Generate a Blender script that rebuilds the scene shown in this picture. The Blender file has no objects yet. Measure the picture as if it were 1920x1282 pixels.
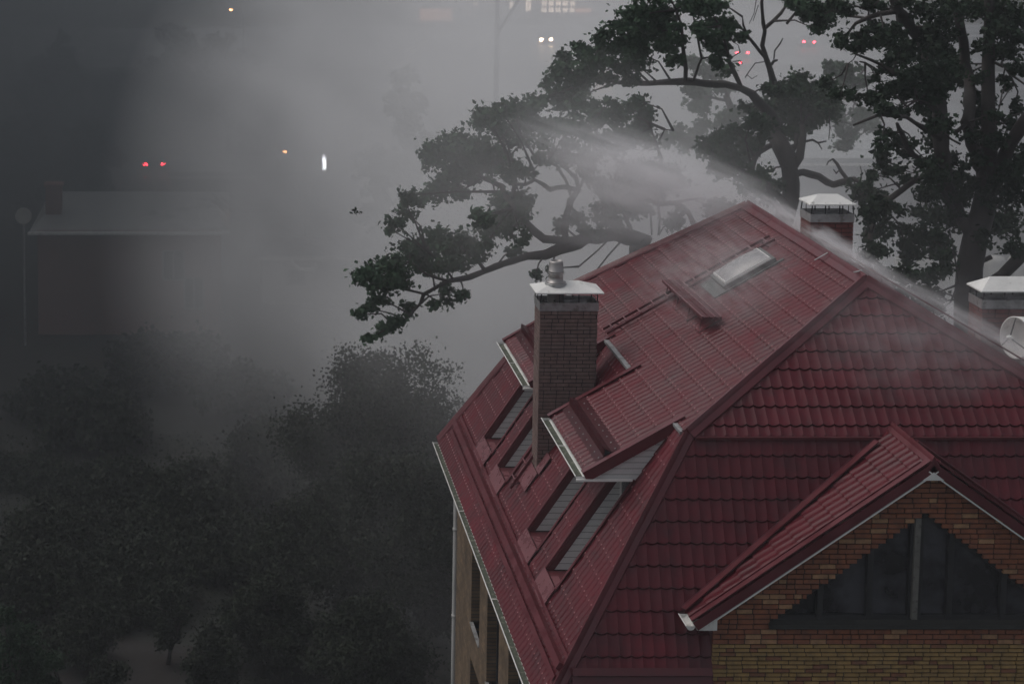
import bpy, bmesh, math, random
import numpy as np
from mathutils import Vector, Matrix
R = math.radians
random.seed(7); rng = np.random.default_rng(7)
SC = bpy.context.scene
COL = SC.collection

# ------------------------------------------------------------------ camera, sky, sun, exposure
F, U0, V0, ZC = 3300., 412., 120., 22.0
PH = math.atan(363/3300.)
cam = bpy.data.cameras.new("camera"); camo = bpy.data.objects.new("camera", cam); COL.objects.link(camo)
SC.camera = camo
camo.location = (0, 0, ZC); camo.rotation_euler = (R(90)-PH, 0, 0)
cam.sensor_width = 36; cam.lens = F/1920*36
cam.shift_x = (960-U0)/1920; cam.shift_y = -(641-V0)/1920
cam.clip_start = .5; cam.clip_end = 6000
cam.dof.use_dof = True; cam.dof.focus_distance = 31; cam.dof.aperture_fstop = 1.6

SUN_EL, SUN_AZ = 58, -62         # azimuth from +Y (behind the house) towards +X
world = bpy.data.worlds.new("World"); SC.world = world; world.use_nodes = True
nt = world.node_tree; nt.nodes.clear()
sky = nt.nodes.new("ShaderNodeTexSky"); sky.sky_type = 'NISHITA'; sky.sun_disc = False
sky.sun_elevation = R(SUN_EL); sky.sun_rotation = R(SUN_AZ)
sky.air_density = 1.0; sky.dust_density = 4.0; sky.ozone_density = 1.0
bg = nt.nodes.new("ShaderNodeBackground"); bg.inputs[1].default_value = .08
wo = nt.nodes.new("ShaderNodeOutputWorld")
hs = nt.nodes.new("ShaderNodeHueSaturation"); hs.inputs["Saturation"].default_value = .34; nt.links.new(sky.outputs[0], hs.inputs["Color"]); nt.links.new(hs.outputs[0], bg.inputs[0]); nt.links.new(bg.outputs[0], wo.inputs[0])
sl = bpy.data.lights.new("sun", 'SUN'); so = bpy.data.objects.new("sun", sl); COL.objects.link(so)
sl.energy = .35; sl.angle = R(60); sl.color = (1, .95, .9)
so.rotation_euler = Vector((math.sin(R(SUN_AZ))*math.cos(R(SUN_EL)), math.cos(R(SUN_AZ))*math.cos(R(SUN_EL)), math.sin(R(SUN_EL)))).to_track_quat('Z', 'Y').to_euler()
so.location = (0, 0, 60)
SC.view_settings.view_transform = 'Standard'; SC.view_settings.look = 'None'
SC.view_settings.exposure = .22; SC.view_settings.gamma = 1; SC.view_settings.use_curve_mapping = False
cy = SC.cycles
cy.use_denoising = True; cy.volume_bounces = 8; cy.max_bounces = 8; cy.transparent_max_bounces = 12
cy.volume_step_rate = 1.0; cy.volume_max_steps = 128

# ------------------------------------------------------------------ ray helper: direction through a point of the photograph
_c, _s = math.cos(PH), math.sin(PH)
def pq(u, v):
    x = (u-U0)/F; d = (v-V0)/F; Y = _c-d*_s; Z = -_s-d*_c
    return x/Y, -Z/Y
def W(u, v, x=None, Y=None, z=None, pl=None):
    p, q = pq(u, v)
    if x is not None: Y = x/p
    if z is not None: Y = (ZC-z)/q
    if pl: Y = (pl[3]-pl[2]*ZC)/(pl[0]*p+pl[1]-pl[2]*q)
    return Vector((p*Y, Y, ZC-q*Y))

# ------------------------------------------------------------------ materials
def mat(name, col, rough=.6, metal=0., var=0., vscale=3., bump=0., bscale=20., island=None, spec=.5, dirt_veil=None, emit=None, estr=0., trans=0., coat=0.):
    m = bpy.data.materials.new(name); m.use_nodes = True
    n = m.node_tree; N = n.nodes; L = n.links; b = N["Principled BSDF"]
    b.inputs["Base Color"].default_value = (*col, 1); b.inputs["Roughness"].default_value = rough
    b.inputs["Metallic"].default_value = metal; b.inputs["Specular IOR Level"].default_value = spec
    if coat: b.inputs["Coat Weight"].default_value = coat; b.inputs["Coat Roughness"].default_value = .15
    tc = N.new("ShaderNodeTexCoord"); src = None
    if island:
        g = N.new("ShaderNodeNewGeometry"); r = N.new("ShaderNodeValToRGB"); r.color_ramp.interpolation = 'CONSTANT'
        e = r.color_ramp.elements
        for i, cc in enumerate(island):
            el = e[i] if i < 2 else e.new(0)
            el.position = i/len(island); el.color = (*cc, 1)
        L.new(g.outputs["Random Per Island"], r.inputs[0]); src = r.outputs[0]
    if var:
        nz = N.new("ShaderNodeTexNoise"); nz.inputs["Scale"].default_value = vscale; nz.inputs["Detail"].default_value = 6; nz.inputs["Roughness"].default_value = .65
        L.new(tc.outputs["Object"], nz.inputs["Vector"])
        mr = N.new("ShaderNodeMapRange"); mr.inputs[1].default_value = .3; mr.inputs[2].default_value = .7
        mr.inputs[3].default_value = 1-var; mr.inputs[4].default_value = 1+var
        L.new(nz.outputs["Fac"], mr.inputs[0])
        mx = N.new("ShaderNodeMix"); mx.data_type = 'RGBA'; mx.blend_type = 'MULTIPLY'; mx.inputs[0].default_value = 1
        if src: L.new(src, mx.inputs[6])
        else: mx.inputs[6].default_value = (*col, 1)
        L.new(mr.outputs[0], mx.inputs[7]); src = mx.outputs[2]
        r2 = N.new("ShaderNodeMapRange"); r2.inputs[1].default_value = .35; r2.inputs[2].default_value = .65
        r2.inputs[3].default_value = max(0, rough-.15); r2.inputs[4].default_value = min(1, rough+.15)
        L.new(nz.outputs["Fac"], r2.inputs[0]); L.new(r2.outputs[0], b.inputs["Roughness"])
    if dirt_veil:
        nz = N.new("ShaderNodeTexNoise"); nz.inputs["Scale"].default_value = dirt_veil[1]; nz.inputs["Detail"].default_value = 8
        L.new(tc.outputs["Object"], nz.inputs["Vector"])
        cr = N.new("ShaderNodeMapRange"); cr.inputs[1].default_value = dirt_veil[2]; cr.inputs[2].default_value = dirt_veil[2]+.12
        cr.inputs[4].default_value = dirt_veil[3]
        L.new(nz.outputs["Fac"], cr.inputs[0])
        mx = N.new("ShaderNodeMix"); mx.data_type = 'RGBA'; L.new(cr.outputs[0], mx.inputs[0])
        if src: L.new(src, mx.inputs[6])
        else: mx.inputs[6].default_value = (*col, 1)
        mx.inputs[7].default_value = (*dirt_veil[0], 1); src = mx.outputs[2]
    if src: L.new(src, b.inputs["Base Color"])
    if bump:
        nz = N.new("ShaderNodeTexNoise"); nz.inputs["Scale"].default_value = bscale; nz.inputs["Detail"].default_value = 5
        L.new(tc.outputs["Object"], nz.inputs["Vector"])
        bp = N.new("ShaderNodeBump"); bp.inputs["Strength"].default_value = min(1, bump); bp.inputs["Distance"].default_value = .02
        L.new(nz.outputs["Fac"], bp.inputs["Height"]); L.new(bp.outputs[0], b.inputs["Normal"])
    if emit:
        b.inputs["Emission Color"].default_value = (*emit, 1); b.inputs["Emission Strength"].default_value = estr
    if trans: b.inputs["Transmission Weight"].default_value = trans
    return m

RED = (.094, .0052, .0120)
M = {}
M['tile'] = mat("red_tile_metal", RED, .5, 0, .35, 1.1, .25, 9, dirt_veil=((.045, .006, .010), 2.3, .56, .5), spec=.3, coat=.12)
M['cap'] = mat("red_ridge_metal", (.108, .016, .023), .45, 0, .25, 1.5, .15, 5, coat=.1, dirt_veil=((.07, .02, .022), 3.1, .6, .5))
M['plate'] = mat("red_flashing", (.20, .075, .085), .33, 0, .2, 5, .1, 8, coat=.3)
M['dred'] = mat("dark_red_trim", (.085, .012, .017), .5, 0, .25, 3, .1)
M['white'] = mat("white_metal", (.78, .77, .74), .45, 0, .08, 4, .05, 8, dirt_veil=((.30, .29, .25), 5, .60, .6))
M['siding'] = mat("white_siding", (.62, .62, .61), .5, 0, .07, 2, .05, 8)
M['groove'] = mat("siding_groove", (.03, .03, .03), .8)
M['galv'] = mat("galvanised_metal", (.38, .38, .38), .45, .5, .25, 6, .1, 8, dirt_veil=((.16, .15, .13), 7, .55, .7))
M['steel'] = mat("stainless_flue", (.36, .34, .33), .42, .7, .2, 6)
M['dark'] = mat("dark_metal", (.035, .035, .037), .5, .2, .2)
M['gutin'] = mat("mossy_gutter_bed", (.07, .08, .055), .8, 0, .5, 12, .6, 30, dirt_veil=((.3, .3, .24), 9, .55, .6))
M['mortar'] = mat("mortar", (.012, .010, .009), .95, 0, .3, 8, .4, 40)
M['brick_r'] = mat("rust_brick", (.2, .09, .05), .85, 0, .35, 7, .5, 60, island=[(0.243, 0.085, 0.043), (0.324, 0.130, 0.057), (0.135, 0.055, 0.035), (0.351, 0.169, 0.075), (0.203, 0.098, 0.056), (0.270, 0.098, 0.048), (0.378, 0.208, 0.106), (0.108, 0.052, 0.037)])
M['brick_y'] = mat("yellow_brick", (.25, .18, .08), .85, 0, .35, 7, .5, 60, island=[(0.312, 0.196, 0.070), (0.221, 0.115, 0.050), (0.364, 0.236, 0.090), (0.130, 0.074, 0.042), (0.273, 0.162, 0.072), (0.182, 0.108, 0.060), (0.390, 0.270, 0.120), (0.221, 0.095, 0.048), (0.104, 0.068, 0.041)])
M['brick_c'] = mat("chimney_brick", (.15, .09, .07), .8, 0, .35, 6, .5, 50, island=[(.18, .118, .105), (.21, .14, .122), (.15, .10, .09), (.225, .155, .14), (.19, .13, .118), (.20, .118, .105)])
M['brick_d'] = mat("dark_red_chimney_brick", (.15, .05, .04), .8, 0, .35, 6, .5, 50, island=[(.15, .045, .038), (.18, .06, .048), (.12, .04, .034), (.17, .07, .055), (.14, .055, .045), (.19, .05, .04)])
M['sill'] = mat("dark_wet_concrete", (.028, .028, .025), .6, 0, .35, 4, .4, 25)
M['glass'] = mat("rainy_window_glass", (.014, .014, .017), .12, 0, .5, 9, .35, 90, spec=.6, dirt_veil=((.07, .07, .082), 1.1, .45, .8))  # pale patches paint grey reflection veils into the pane colour
M['frame_d'] = mat("dark_window_frame", (.022, .022, .024), .5, 0, .2)
M['frame_p'] = mat("peeling_grey_post", (.15, .145, .13), .75, 0, .3, 8, .3, 30, dirt_veil=((.08, .07, .06), 14, .56, .8))
M['lead'] = mat("grey_flashing", (.10, .11, .105), .6, 0, .3, 5, .3, 12)
M['dome'] = mat("milky_skylight_dome", (.34, .33, .33), .3, 0, .1, 4, .05, 6, coat=.3)
M['pipe'] = mat("pale_downpipe", (.55, .54, .52), .45, 0, .1, 3)
M['bark'] = mat("wet_oak_bark", (.042, .036, .033), .85, 0, .4, 3, .9, 14)
M['soil'] = None

def leafmat(name, cols, rough=.7):
    m = mat(name, cols[0], rough, 0, .35, .8, island=cols, spec=.15)
    b = m.node_tree.nodes["Principled BSDF"]
    b.inputs["Subsurface Weight"].default_value = 0
    return m
M['oakleaf'] = leafmat("oak_leaves", [(.045, .082, .045), (.060, .11, .055), (.030, .060, .036), (.075, .125, .06), (.05, .09, .055), (.027, .05, .031)])
M['dleaf'] = leafmat("dark_oak_leaves", [(.026, .045, .026), (.038, .064, .032), (.018, .034, .02), (.055, .085, .038), (.03, .052, .03), (.02, .034, .018)])
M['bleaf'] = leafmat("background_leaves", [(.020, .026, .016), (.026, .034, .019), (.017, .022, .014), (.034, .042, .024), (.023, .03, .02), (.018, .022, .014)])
M['birch'] = leafmat("pale_leaves", [(.07, .09, .05), (.09, .11, .06), (.06, .08, .045)])

# ------------------------------------------------------------------ mesh builder
ORG = {}
class MB:
    def __init__(s): s.v = []; s.f = []; s.m = []
    def add(s, vs, fs, mi=0):
        o = len(s.v); s.v += [tuple(v) for v in vs]
        for f in fs: s.f.append([o+i for i in f]); s.m.append(mi)
    def box(s, a, b, mi=0, jit=0):
        x0, y0, z0 = [min(p, q) for p, q in zip(a, b)]; x1, y1, z1 = [max(p, q) for p, q in zip(a, b)]
        s.add([(x0, y0, z0), (x1, y0, z0), (x1, y1, z0), (x0, y1, z0), (x0, y0, z1), (x1, y0, z1), (x1, y1, z1), (x0, y1, z1)],
              [(0, 3, 2, 1), (4, 5, 6, 7), (0, 1, 5, 4), (1, 2, 6, 5), (2, 3, 7, 6), (3, 0, 4, 7)], mi)
    def obox(s, c, ax, ay, az, mi=0):           # centre and three half-axis vectors
        c = Vector(c); P = [c+i*ax+j*ay+k*az for k in (-1, 1) for j in (-1, 1) for i in (-1, 1)]
        s.add(P, [(0, 2, 3, 1), (4, 5, 7, 6), (0, 1, 5, 4), (2, 6, 7, 3), (0, 4, 6, 2), (1, 3, 7, 5)], mi)
    def bar(s, p0, p1, w, h, up=(0, 0, 1), mi=0):
        p0 = Vector(p0); p1 = Vector(p1); d = (p1-p0); a = d.normalized(); up = Vector(up)
        sd = a.cross(up).normalized(); up = sd.cross(a)
        s.obox((p0+p1)/2, d/2, sd*w/2, up*h/2, mi)
    def prism(s, pts, ext, mi=0):               # polygon pts extruded by vector ext
        n = len(pts); P = [Vector(p) for p in pts]; Q = [p+Vector(ext) for p in P]
        s.add(P+Q, [tuple(range(n))[::-1], tuple(range(n, 2*n))]+[(i, (i+1) % n, n+(i+1) % n, n+i) for i in range(n)], mi)
    def tube(s, pts, rad, k=8, mi=0, cap=True):
        P = [Vector(p) for p in pts]; n = len(P); vs = []; ref = None
        for i, p in enumerate(P):
            d = (P[min(i+1, n-1)]-P[max(i-1, 0)]).normalized()
            if ref is None: ref = Vector((0, 0, 1)) if abs(d.z) < .9 else Vector((1, 0, 0))
            a = d.cross(ref).normalized(); b = a.cross(d).normalized(); ref = b if b.length > 0 else ref
            r = rad[i] if hasattr(rad, '__len__') else rad
            for j in range(k):
                t = 2*math.pi*j/k; vs.append(p+r*(a*math.cos(t)+b*math.sin(t)))
        fs = [(i*k+j, (i+1)*k+j, (i+1)*k+(j+1) % k, i*k+(j+1) % k) for i in range(n-1) for j in range(k)]
        if cap: fs += [tuple(range(k)), tuple(range((n-1)*k, n*k))[::-1]]
        s.add(vs, fs, mi)
    def lathe(s, c, prof, k=20, mi=0, ax=None):  # prof: (r, h) from bottom to top
        c = Vector(c); A = Vector(ax or (0, 0, 1)).normalized(); X = A.orthogonal().normalized(); Y = A.cross(X)
        vs = [c+A*h+r*(X*math.cos(2*math.pi*j/k)+Y*math.sin(2*math.pi*j/k)) for r, h in prof for j in range(k)]
        n = len(prof)
        fs = [(i*k+j, i*k+(j+1) % k, (i+1)*k+(j+1) % k, (i+1)*k+j) for i in range(n-1) for j in range(k)]
        s.add(vs, fs, mi)
    def build(s, name, mats, parent=None, org=None, smooth=False):
        o = ORG[parent.name] if parent else Vector(org or (0, 0, 0))
        me = bpy.data.meshes.new(name); me.from_pydata([(x-o[0], y-o[1], z-o[2]) for x, y, z in s.v], [], s.f)
        for m in (mats if isinstance(mats, (list, tuple)) else [mats]): me.materials.append(m)
        if any(s.m): me.polygons.foreach_set("material_index", s.m)
        if smooth: me.polygons.foreach_set("use_smooth", [True]*len(me.polygons))
        me.update()
        return link(name, me, parent, o)
def link(name, me, parent, o):
    ob = bpy.data.objects.new(name, me); COL.objects.link(ob)
    if parent: ob.parent = parent
    else: ob.location = o
    ORG[ob.name] = Vector(o); return ob
def tag(o, label=None, cat=None, group=None, kind=None):
    if label: o["label"] = label
    if cat: o["category"] = cat
    if group: o["group"] = group
    if kind: o["kind"] = kind
    return o
def thing(name, label, cat, loc, group=None):
    o = bpy.data.objects.new(name, None); COL.objects.link(o); o.location = loc; o.empty_display_size = .3
    ORG[o.name] = Vector(loc); return tag(o, label, cat, group)
def copy_tree(o, loc=None, rz=None, parent=None):
    c = o.copy(); COL.objects.link(c)
    if parent: c.parent = parent
    if loc: c.location = loc
    if rz is not None: c.rotation_euler = (0, 0, rz)
    for ch in [k for k in bpy.data.objects if k.parent == o]: copy_tree(ch, parent=c)
    return c

# ------------------------------------------------------------------ metal tile sheets
LAM, ROW = .183, .35
def tiles(bm, O, e, s, e0, e1, s0, s1, clips=(), seg=6, A=.026, step=.018, ephase=0., screws=False, pan=False):
    O = Vector(O); e = Vector(e).normalized(); s = Vector(s).normalized(); n = e.cross(s).normalized()
    if n.z < 0: n = -n
    d = LAM/seg
    ks = [e0]+[k*d for k in range(math.floor(e0/d)+1, math.ceil(e1/d)) if e0+1e-4 < k*d < e1-1e-4]+[e1]
    ss = []
    k0 = math.floor(s0/ROW+1e-6)
    for k in range(k0, math.ceil(s1/ROW-1e-6)):
        a = max(s0, k*ROW); b = min(s1, (k+1)*ROW)
        if b-a < 1e-3: continue
        if pan and a > s0+.01: ss.append((a, -.022)); ss.append((a+.017, -.018)); ss.append((a+.026, .003))
        else: ss.append((a, step*(a-k*ROW)/ROW))
        ss.append((b-.0015, step*(b-k*ROW)/ROW))
    def wave(x):
        t = (.5+.5*math.cos(2*math.pi*(x+ephase)/LAM))
        if pan: return A*(1-abs(math.sin(math.pi*(x+ephase)/LAM))**.9)
        return A*t**1.6
    grid = []
    for si, st in ss:
        amp = 1.0
        k_ = (si-s0)/ROW; sag = .030 if pan and si > s0+.01 else 0
        grid.append([bm.verts.new(O+e*x+s*(si+sag*(abs(math.sin(math.pi*(x+ephase)/LAM))**.8-.5))+n*(wave(x)*amp+st)) for x in ks])
    faces = []
    for i in range(len(grid)-1):
        for j in range(len(ks)-1):
            faces.append(bm.faces.new((grid[i][j], grid[i][j+1], grid[i+1][j+1], grid[i+1][j])))
    if screws:
        for k in range(k0+1, math.ceil(s1/ROW)):
            for j in range(math.ceil(e0/LAM), math.floor(e1/LAM)+1):
                x = j*LAM-ephase+LAM*.5; si = k*ROW-.045
                if not (e0+.02 < x < e1-.02 and s0+.02 < si < s1-.02): continue
                c = O+e*x+s*si+n*(.018)
                r = .02
                vs = [bm.verts.new(c+r*(e*math.cos(t)+s*math.sin(t))) for t in [q*math.pi/3 for q in range(6)]]+[bm.verts.new(c+n*.014)]
                for q in range(6): bm.faces.new((vs[q], vs[(q+1) % 6], vs[6])).material_index = 1
    return n
def tile_obj(name, pieces, parent, mats=None):
    """pieces: list of (kwargs, clip planes); each is cut on its own and joined into one mesh."""
    out = bmesh.new()
    me = bpy.data.meshes.new(name)
    for kw, clips in pieces:
        b = bmesh.new(); tiles(b, **kw)
        for co, no in clips:
            bmesh.ops.bisect_plane(b, geom=b.verts[:]+b.edges[:]+b.faces[:], plane_co=Vector(co), plane_no=Vector(no), clear_outer=True, dist=1e-5)
        tmp = bpy.data.meshes.new("tmp"); b.to_mesh(tmp); b.free(); out.from_mesh(tmp); bpy.data.meshes.remove(tmp)
    o = ORG[parent.name]
    bmesh.ops.translate(out, verts=out.verts[:], vec=-o)
    out.to_mesh(me); out.free()
    for m in (mats or [M['tile'], M['screw']]): me.materials.append(m)
    return link(name, me, parent, o)
M['screw'] = mat("screw_heads", (.34, .15, .16), .3, .2)

# ------------------------------------------------------------------ house geometry (metres)
XL, XB, XR = 5.15, 7.79, 11.4          # left eave, left break, ridge
XB2, XR2 = 2*XR-XB, 2*XR-XL
ZE, ZB, ZR = 8.72, 12.69, 14.79
YF, YFB, YR0, YR1, YBB, YBK = 26.65, 28.43, 30.5, 37.45, 38.6, 40.0
A_ = Vector((XR, YR0, ZR)); B_ = Vector((XB, YFB, ZB)); C_ = Vector((XL, YF, ZE))
Rr = Vector((XR, YR1, ZR)); G_ = Vector((XB, YBB, ZB)); E_ = Vector((XL, YBK, ZE))
Bs = Vector((XB2, YFB, ZB)); Cs = Vector((XR2, YF, ZE)); Gs = Vector((XB2, YBB, ZB)); Es = Vector((XR2, YBK, ZE))
def plane_thru(p, d, toward):            # vertical-ish clip plane through p along d, keeping the side of `toward`
    pass
tUL = (ZR-ZB)/(XR-XB); tLL = (ZB-ZE)/(XB-XL); tFU = (ZR-ZB)/(YR0-YFB); tFL = (ZB-ZE)/(YFB-YF)
PUL = (-tUL, 0, 1, ZR-tUL*XR); PLL = (-tLL, 0, 1, ZB-tLL*XB)
PFU = (0, -tFU, 1, ZR-tFU*YR0); PFL = (0, -tFL, 1, ZB-tFL*YFB)
house = thing("brick_house", "brick house with wet wine-red metal tile mansard roof and white gutters", "house", (11.4, 33, 0))
def clip2(p, q, inside):
    """plane containing p-q and vertical; no points away from `inside`"""
    d = (Vector(q)-Vector(p)); n = Vector((d.y, -d.x, 0)).normalized()
    if n.dot(Vector(inside)-Vector(p)) > 0: n = -n
    return (tuple(p), tuple(n))
sUL = Vector((-(XR-XB), 0, -(ZR-ZB))).normalized(); LUL = math.hypot(XR-XB, ZR-ZB)
sLL = Vector((-(XB-XL), 0, -(ZB-ZE))).normalized(); LLL = math.hypot(XB-XL, ZB-ZE)
sFU = Vector((0, -(YR0-YFB), -(ZR-ZB))).normalized(); LFU = math.hypot(YR0-YFB, ZR-ZB)
sFL = Vector((0, -(YFB-YF), -(ZB-ZE))).normalized(); LFL = math.hypot(YFB-YF, ZB-ZE)
eY = Vector((0, 1, 0)); eX = Vector((1, 0, 0))
def ULp(x, y, lift=0.):
    n = Vector((-(ZR-ZB), 0, XR-XB)).normalized(); return Vector((x, y, ZR+tUL*(x-XR)))+n*lift
def LLp(x, y, lift=0.):
    n = Vector((-(ZB-ZE), 0, XB-XL)).normalized(); return Vector((x, y, ZB+tLL*(x-XB)))+n*lift
def FLp(x, z, lift=0.):
    n = Vector((0, -(ZB-ZE), YFB-YF)).normalized(); return Vector((x, YFB+(z-ZB)/tFL, z))+n*lift
def FUp(x, z, lift=0.):
    n = Vector((0, -(ZR-ZB), YR0-YFB)).normalized(); return Vector((x, YR0+(z-ZR)/tFU, z))+n*lift

XD = 6.22; LD = (XR-XD)/sUL.x*-1                 # dormer eave
D1 = (29.07, 32.2); D2 = (34.38, 37.55)          # dormer spans along the roof
ZD = ZR+tUL*(XD-XR)
clA = clip2(A_, B_, (XL, 33, 0)); clG = clip2(Rr, G_, (XL, 33, 0))
up = [(dict(O=A_-eY*YR0, e=eY, s=sUL, e0=YFB-.2, e1=YBB+.2, s0=0, s1=LUL+.04, seg=6, A=.022, step=.016, screws=True), [clA, clG])]
for a, b in (D1, D2):
    up.append((dict(O=A_-eY*YR0, e=eY, s=sUL, e0=a, e1=b, s0=LUL+.04, s1=LD, seg=6, A=.022, step=.016, screws=True), []))
tile_obj("left_upper_roof", up, house)
# lower left slope with four window recesses
RC = [(36.2, 37.27), (34.42, 35.42), (30.85, 31.85), (28.98+.12, 30.0)]
XRO = 5.80; XTOP = None
zso = ZD-.12                                     # dormer soffit level
xso = XB-(ZB-zso)/tLL                            # where the soffit meets the lower slope
S = lambda x: (XB-x)/(-sLL.x)
clB = clip2(B_, C_, (XL, 33, 0)); clE = clip2(G_, E_, (XL, 33, 0))
low = []
cuts = sorted([v for r in RC for v in r]); edges = [YF-.2]+cuts+[YBK+.2]
for i in range(len(edges)-1):
    a, b = edges[i], edges[i+1]
    kw = dict(O=B_-eY*YFB, e=eY, s=sLL, e0=a, e1=b, seg=6, A=.022, step=.016, screws=True)
    if any(abs(a-r[0]) < 1e-6 for r in RC):
        low.append((dict(kw, s0=0, s1=S(xso)), [clB, clE])); low.append((dict(kw, s0=S(XRO), s1=LLL+.05), [clB, clE]))
    else: low.append((dict(kw, s0=0, s1=LLL+.05), [clB, clE]))
tile_obj("left_lower_roof", low, house)
# front slopes
clA2 = clip2(A_, B_, (XR, YF, 0)); clAs = clip2(A_, Bs, (XR, YF, 0))
tile_obj("front_upper_roof", [(dict(O=A_-eX*XR, e=eX, s=sFU, e0=XB-.2, e1=XB2+.2, s0=0, s1=LFU+.05, seg=8, A=.017, step=.022, pan=True), [clA2, clAs])], house)
clB2 = clip2(B_, C_, (XR, YF, 0)); clBs2 = clip2(Bs, Cs, (XR, YF, 0))
fl = []
for a_, b_, z_ in ((XL-.2, 7.87, ZE), (7.87, 14.53, 9.85), (14.53, XR2+.2, ZE)):
    fl.append((dict(O=B_-eX*XB, e=eX, s=sFL, e0=a_, e1=b_, s0=0, s1=(ZB-z_)/-sFL.z+(.05 if z_ == ZE else 0), seg=8, A=.018, step=.030, pan=True), [clB2, clBs2]))
tile_obj("front_lower_roof", fl, house)
# right and rear slopes (turned away from the camera)
m1 = lambda v: Vector((-v.x, v.y, v.z))
tile_obj("right_upper_roof", [(dict(O=A_-eY*YR0, e=eY, s=m1(sUL), e0=YFB-.2, e1=YBB+.2, s0=0, s1=LUL+.04, seg=4), [clip2(A_, Bs, (XR2, 33, 0)), clip2(Rr, Gs, (XR2, 33, 0))])], house)
tile_obj("right_lower_roof", [(dict(O=Bs-eY*YFB, e=eY, s=m1(sLL), e0=YF-.2, e1=YBK+.2, s0=0, s1=LLL+.05, seg=4), [clip2(Bs, Cs, (XR2, 33, 0)), clip2(Gs, Es, (XR2, 33, 0))])], house)
sBU = Vector((0, YBB-YR1, -(ZR-ZB))); sBL = Vector((0, YBK-YBB, -(ZB-ZE)))
tile_obj("rear_upper_roof", [(dict(O=Rr-eX*XR, e=eX, s=sBU, e0=XB-.2, e1=XB2+.2, s0=0, s1=sBU.length, seg=4), [clip2(Rr, G_, (XR, 60, 0)), clip2(Rr, Gs, (XR, 60, 0))])], house)
tile_obj("rear_lower_roof", [(dict(O=G_-eX*XB, e=eX, s=sBL, e0=XL-.2, e1=XR2+.2, s0=0, s1=sBL.length+.05, seg=4), [clip2(G_, E_, (XR, 60, 0)), clip2(Gs, Es, (XR, 60, 0))])], house)

# ridge and hip caps
def cap(p0, p1, wa, wb, name="ridge_cap", r=.055, lift=.062, m='cap', joints=1.9):
    """folded sheet over the line p0-p1; wa, wb: vectors down each slope (their length is the flap width)"""
    mb = MB(); p0 = Vector(p0); p1 = Vector(p1); wa = Vector(wa); wb = Vector(wb)
    up_ = -(wa.normalized()+wb.normalized()).normalized()
    if up_.z < 0: up_ = -up_
    L = (p1-p0).length; n = max(1, round(L/joints)); d = (p1-p0)/L
    for i in range(n):
        a = p0+d*(L*i/n); b = p0+d*(L*(i+1)/n+(.03 if i < n-1 else 0)); lf = lift+(.006 if i % 2 else 0)
        sec = lambda p: [p+wa+up_*(lf-.035), p+wa+up_*lf, p+wa.normalized()*r+up_*(lf+.012), p+wa.normalized()*r*.6+up_*(lf+.045), p+up_*(lf+.07),
                         p+wb.normalized()*r*.6+up_*(lf+.045), p+wb.normalized()*r+up_*(lf+.012), p+wb+up_*lf, p+wb+up_*(lf-.035)]
        A, B = sec(a), sec(b); k = len(A)
        mb.add(A+B, [(j, j+1, k+j+1, k+j) for j in range(k-1)]+[tuple(range(k)), tuple(range(k, 2*k))[::-1]])
    return mb.build(name, M[m], house)
def flapdir(line, slope_s, e):
    """unit vector lying in the plane (e, s), square to line, pointing down slope side"""
    n = Vector(e).cross(Vector(slope_s)).normalized(); w = n.cross(line).normalized()
    return w
def hipcap(p0, p1, pa, pb, ina, inb, w=.15, **k):
    line = (Vector(p1)-Vector(p0)).normalized()
    wa = flapdir(line, *pa); wb = flapdir(line, *pb)
    if wa.dot(Vector(ina)) < 0: wa = -wa
    if wb.dot(Vector(inb)) < 0: wb = -wb
    return cap(p0, p1, wa*w, wb*w, **k)
cap(A_-eY*.05, Rr, sUL*.17, m1(sUL)*.17)
hipcap(A_, B_, (sUL, eY), (sFU, eX), (-1, 1, 0), (1, -1, 0), name="hip_cap", w=.15)
hipcap(B_, C_, (sLL, eY), (sFL, eX), (-1, 1, 0), (1, -1, 0), name="hip_cap", w=.14)
hipcap(A_, Bs, (m1(sUL), eY), (sFU, eX), (1, 1, 0), (-1, -1, 0), name="hip_cap")
hipcap(Bs, Cs, (m1(sLL), eY), (sFL, eX), (1, 1, 0), (-1, -1, 0), name="hip_cap")
hipcap(Rr, G_, (sUL, eY), (sBU, eX), (-1, -1, 0), (1, 1, 0), name="hip_cap", w=.11)
hipcap(G_, E_, (sLL, eY), (sBL, eX), (-1, -1, 0), (1, 1, 0), name="hip_cap", w=.11)
hipcap(Rr, Gs, (m1(sUL), eY), (sBU, eX), (1, -1, 0), (-1, 1, 0), name="hip_cap")
hipcap(Gs, Es, (m1(sLL), eY), (sBL, eX), (1, -1, 0), (-1, 1, 0), name="hip_cap")
# wires and bars along ridge: cable on short posts just beyond the ridge
mb = MB()
def dens(p, q, n): return [Vector(p).lerp(Vector(q), i/n) for i in range(n+1)]
for a, b, n in ((Rr-eY*2.6, A_, 6), (A_, A_.lerp(Bs, .62), 5)):
    off = Vector((.30, 0, -.02)); pts = [p+off+Vector((0, 0, .10)) for p in dens(a, b, n)]
    mb.tube(pts, .016, 6)
    for p in pts[::3]: mb.tube([p, p-Vector((0, 0, .22))], .007, 5)
mb.build("ridge_rail", M['cap'], house)
mb = MB(); mb.bar(A_+Vector((-.12, .22, .10)), A_+Vector((.05, .26, .13)), .05, .012); mb.build("ridge_clip", M['galv'], house); mb = MB(); mb.bar(A_+Vector((-.30, 1.75, -.02)), A_+Vector((-.02, 1.85, .1)), .03, .01)
mb.build("ridge_clip", M['galv'], house)

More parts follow.
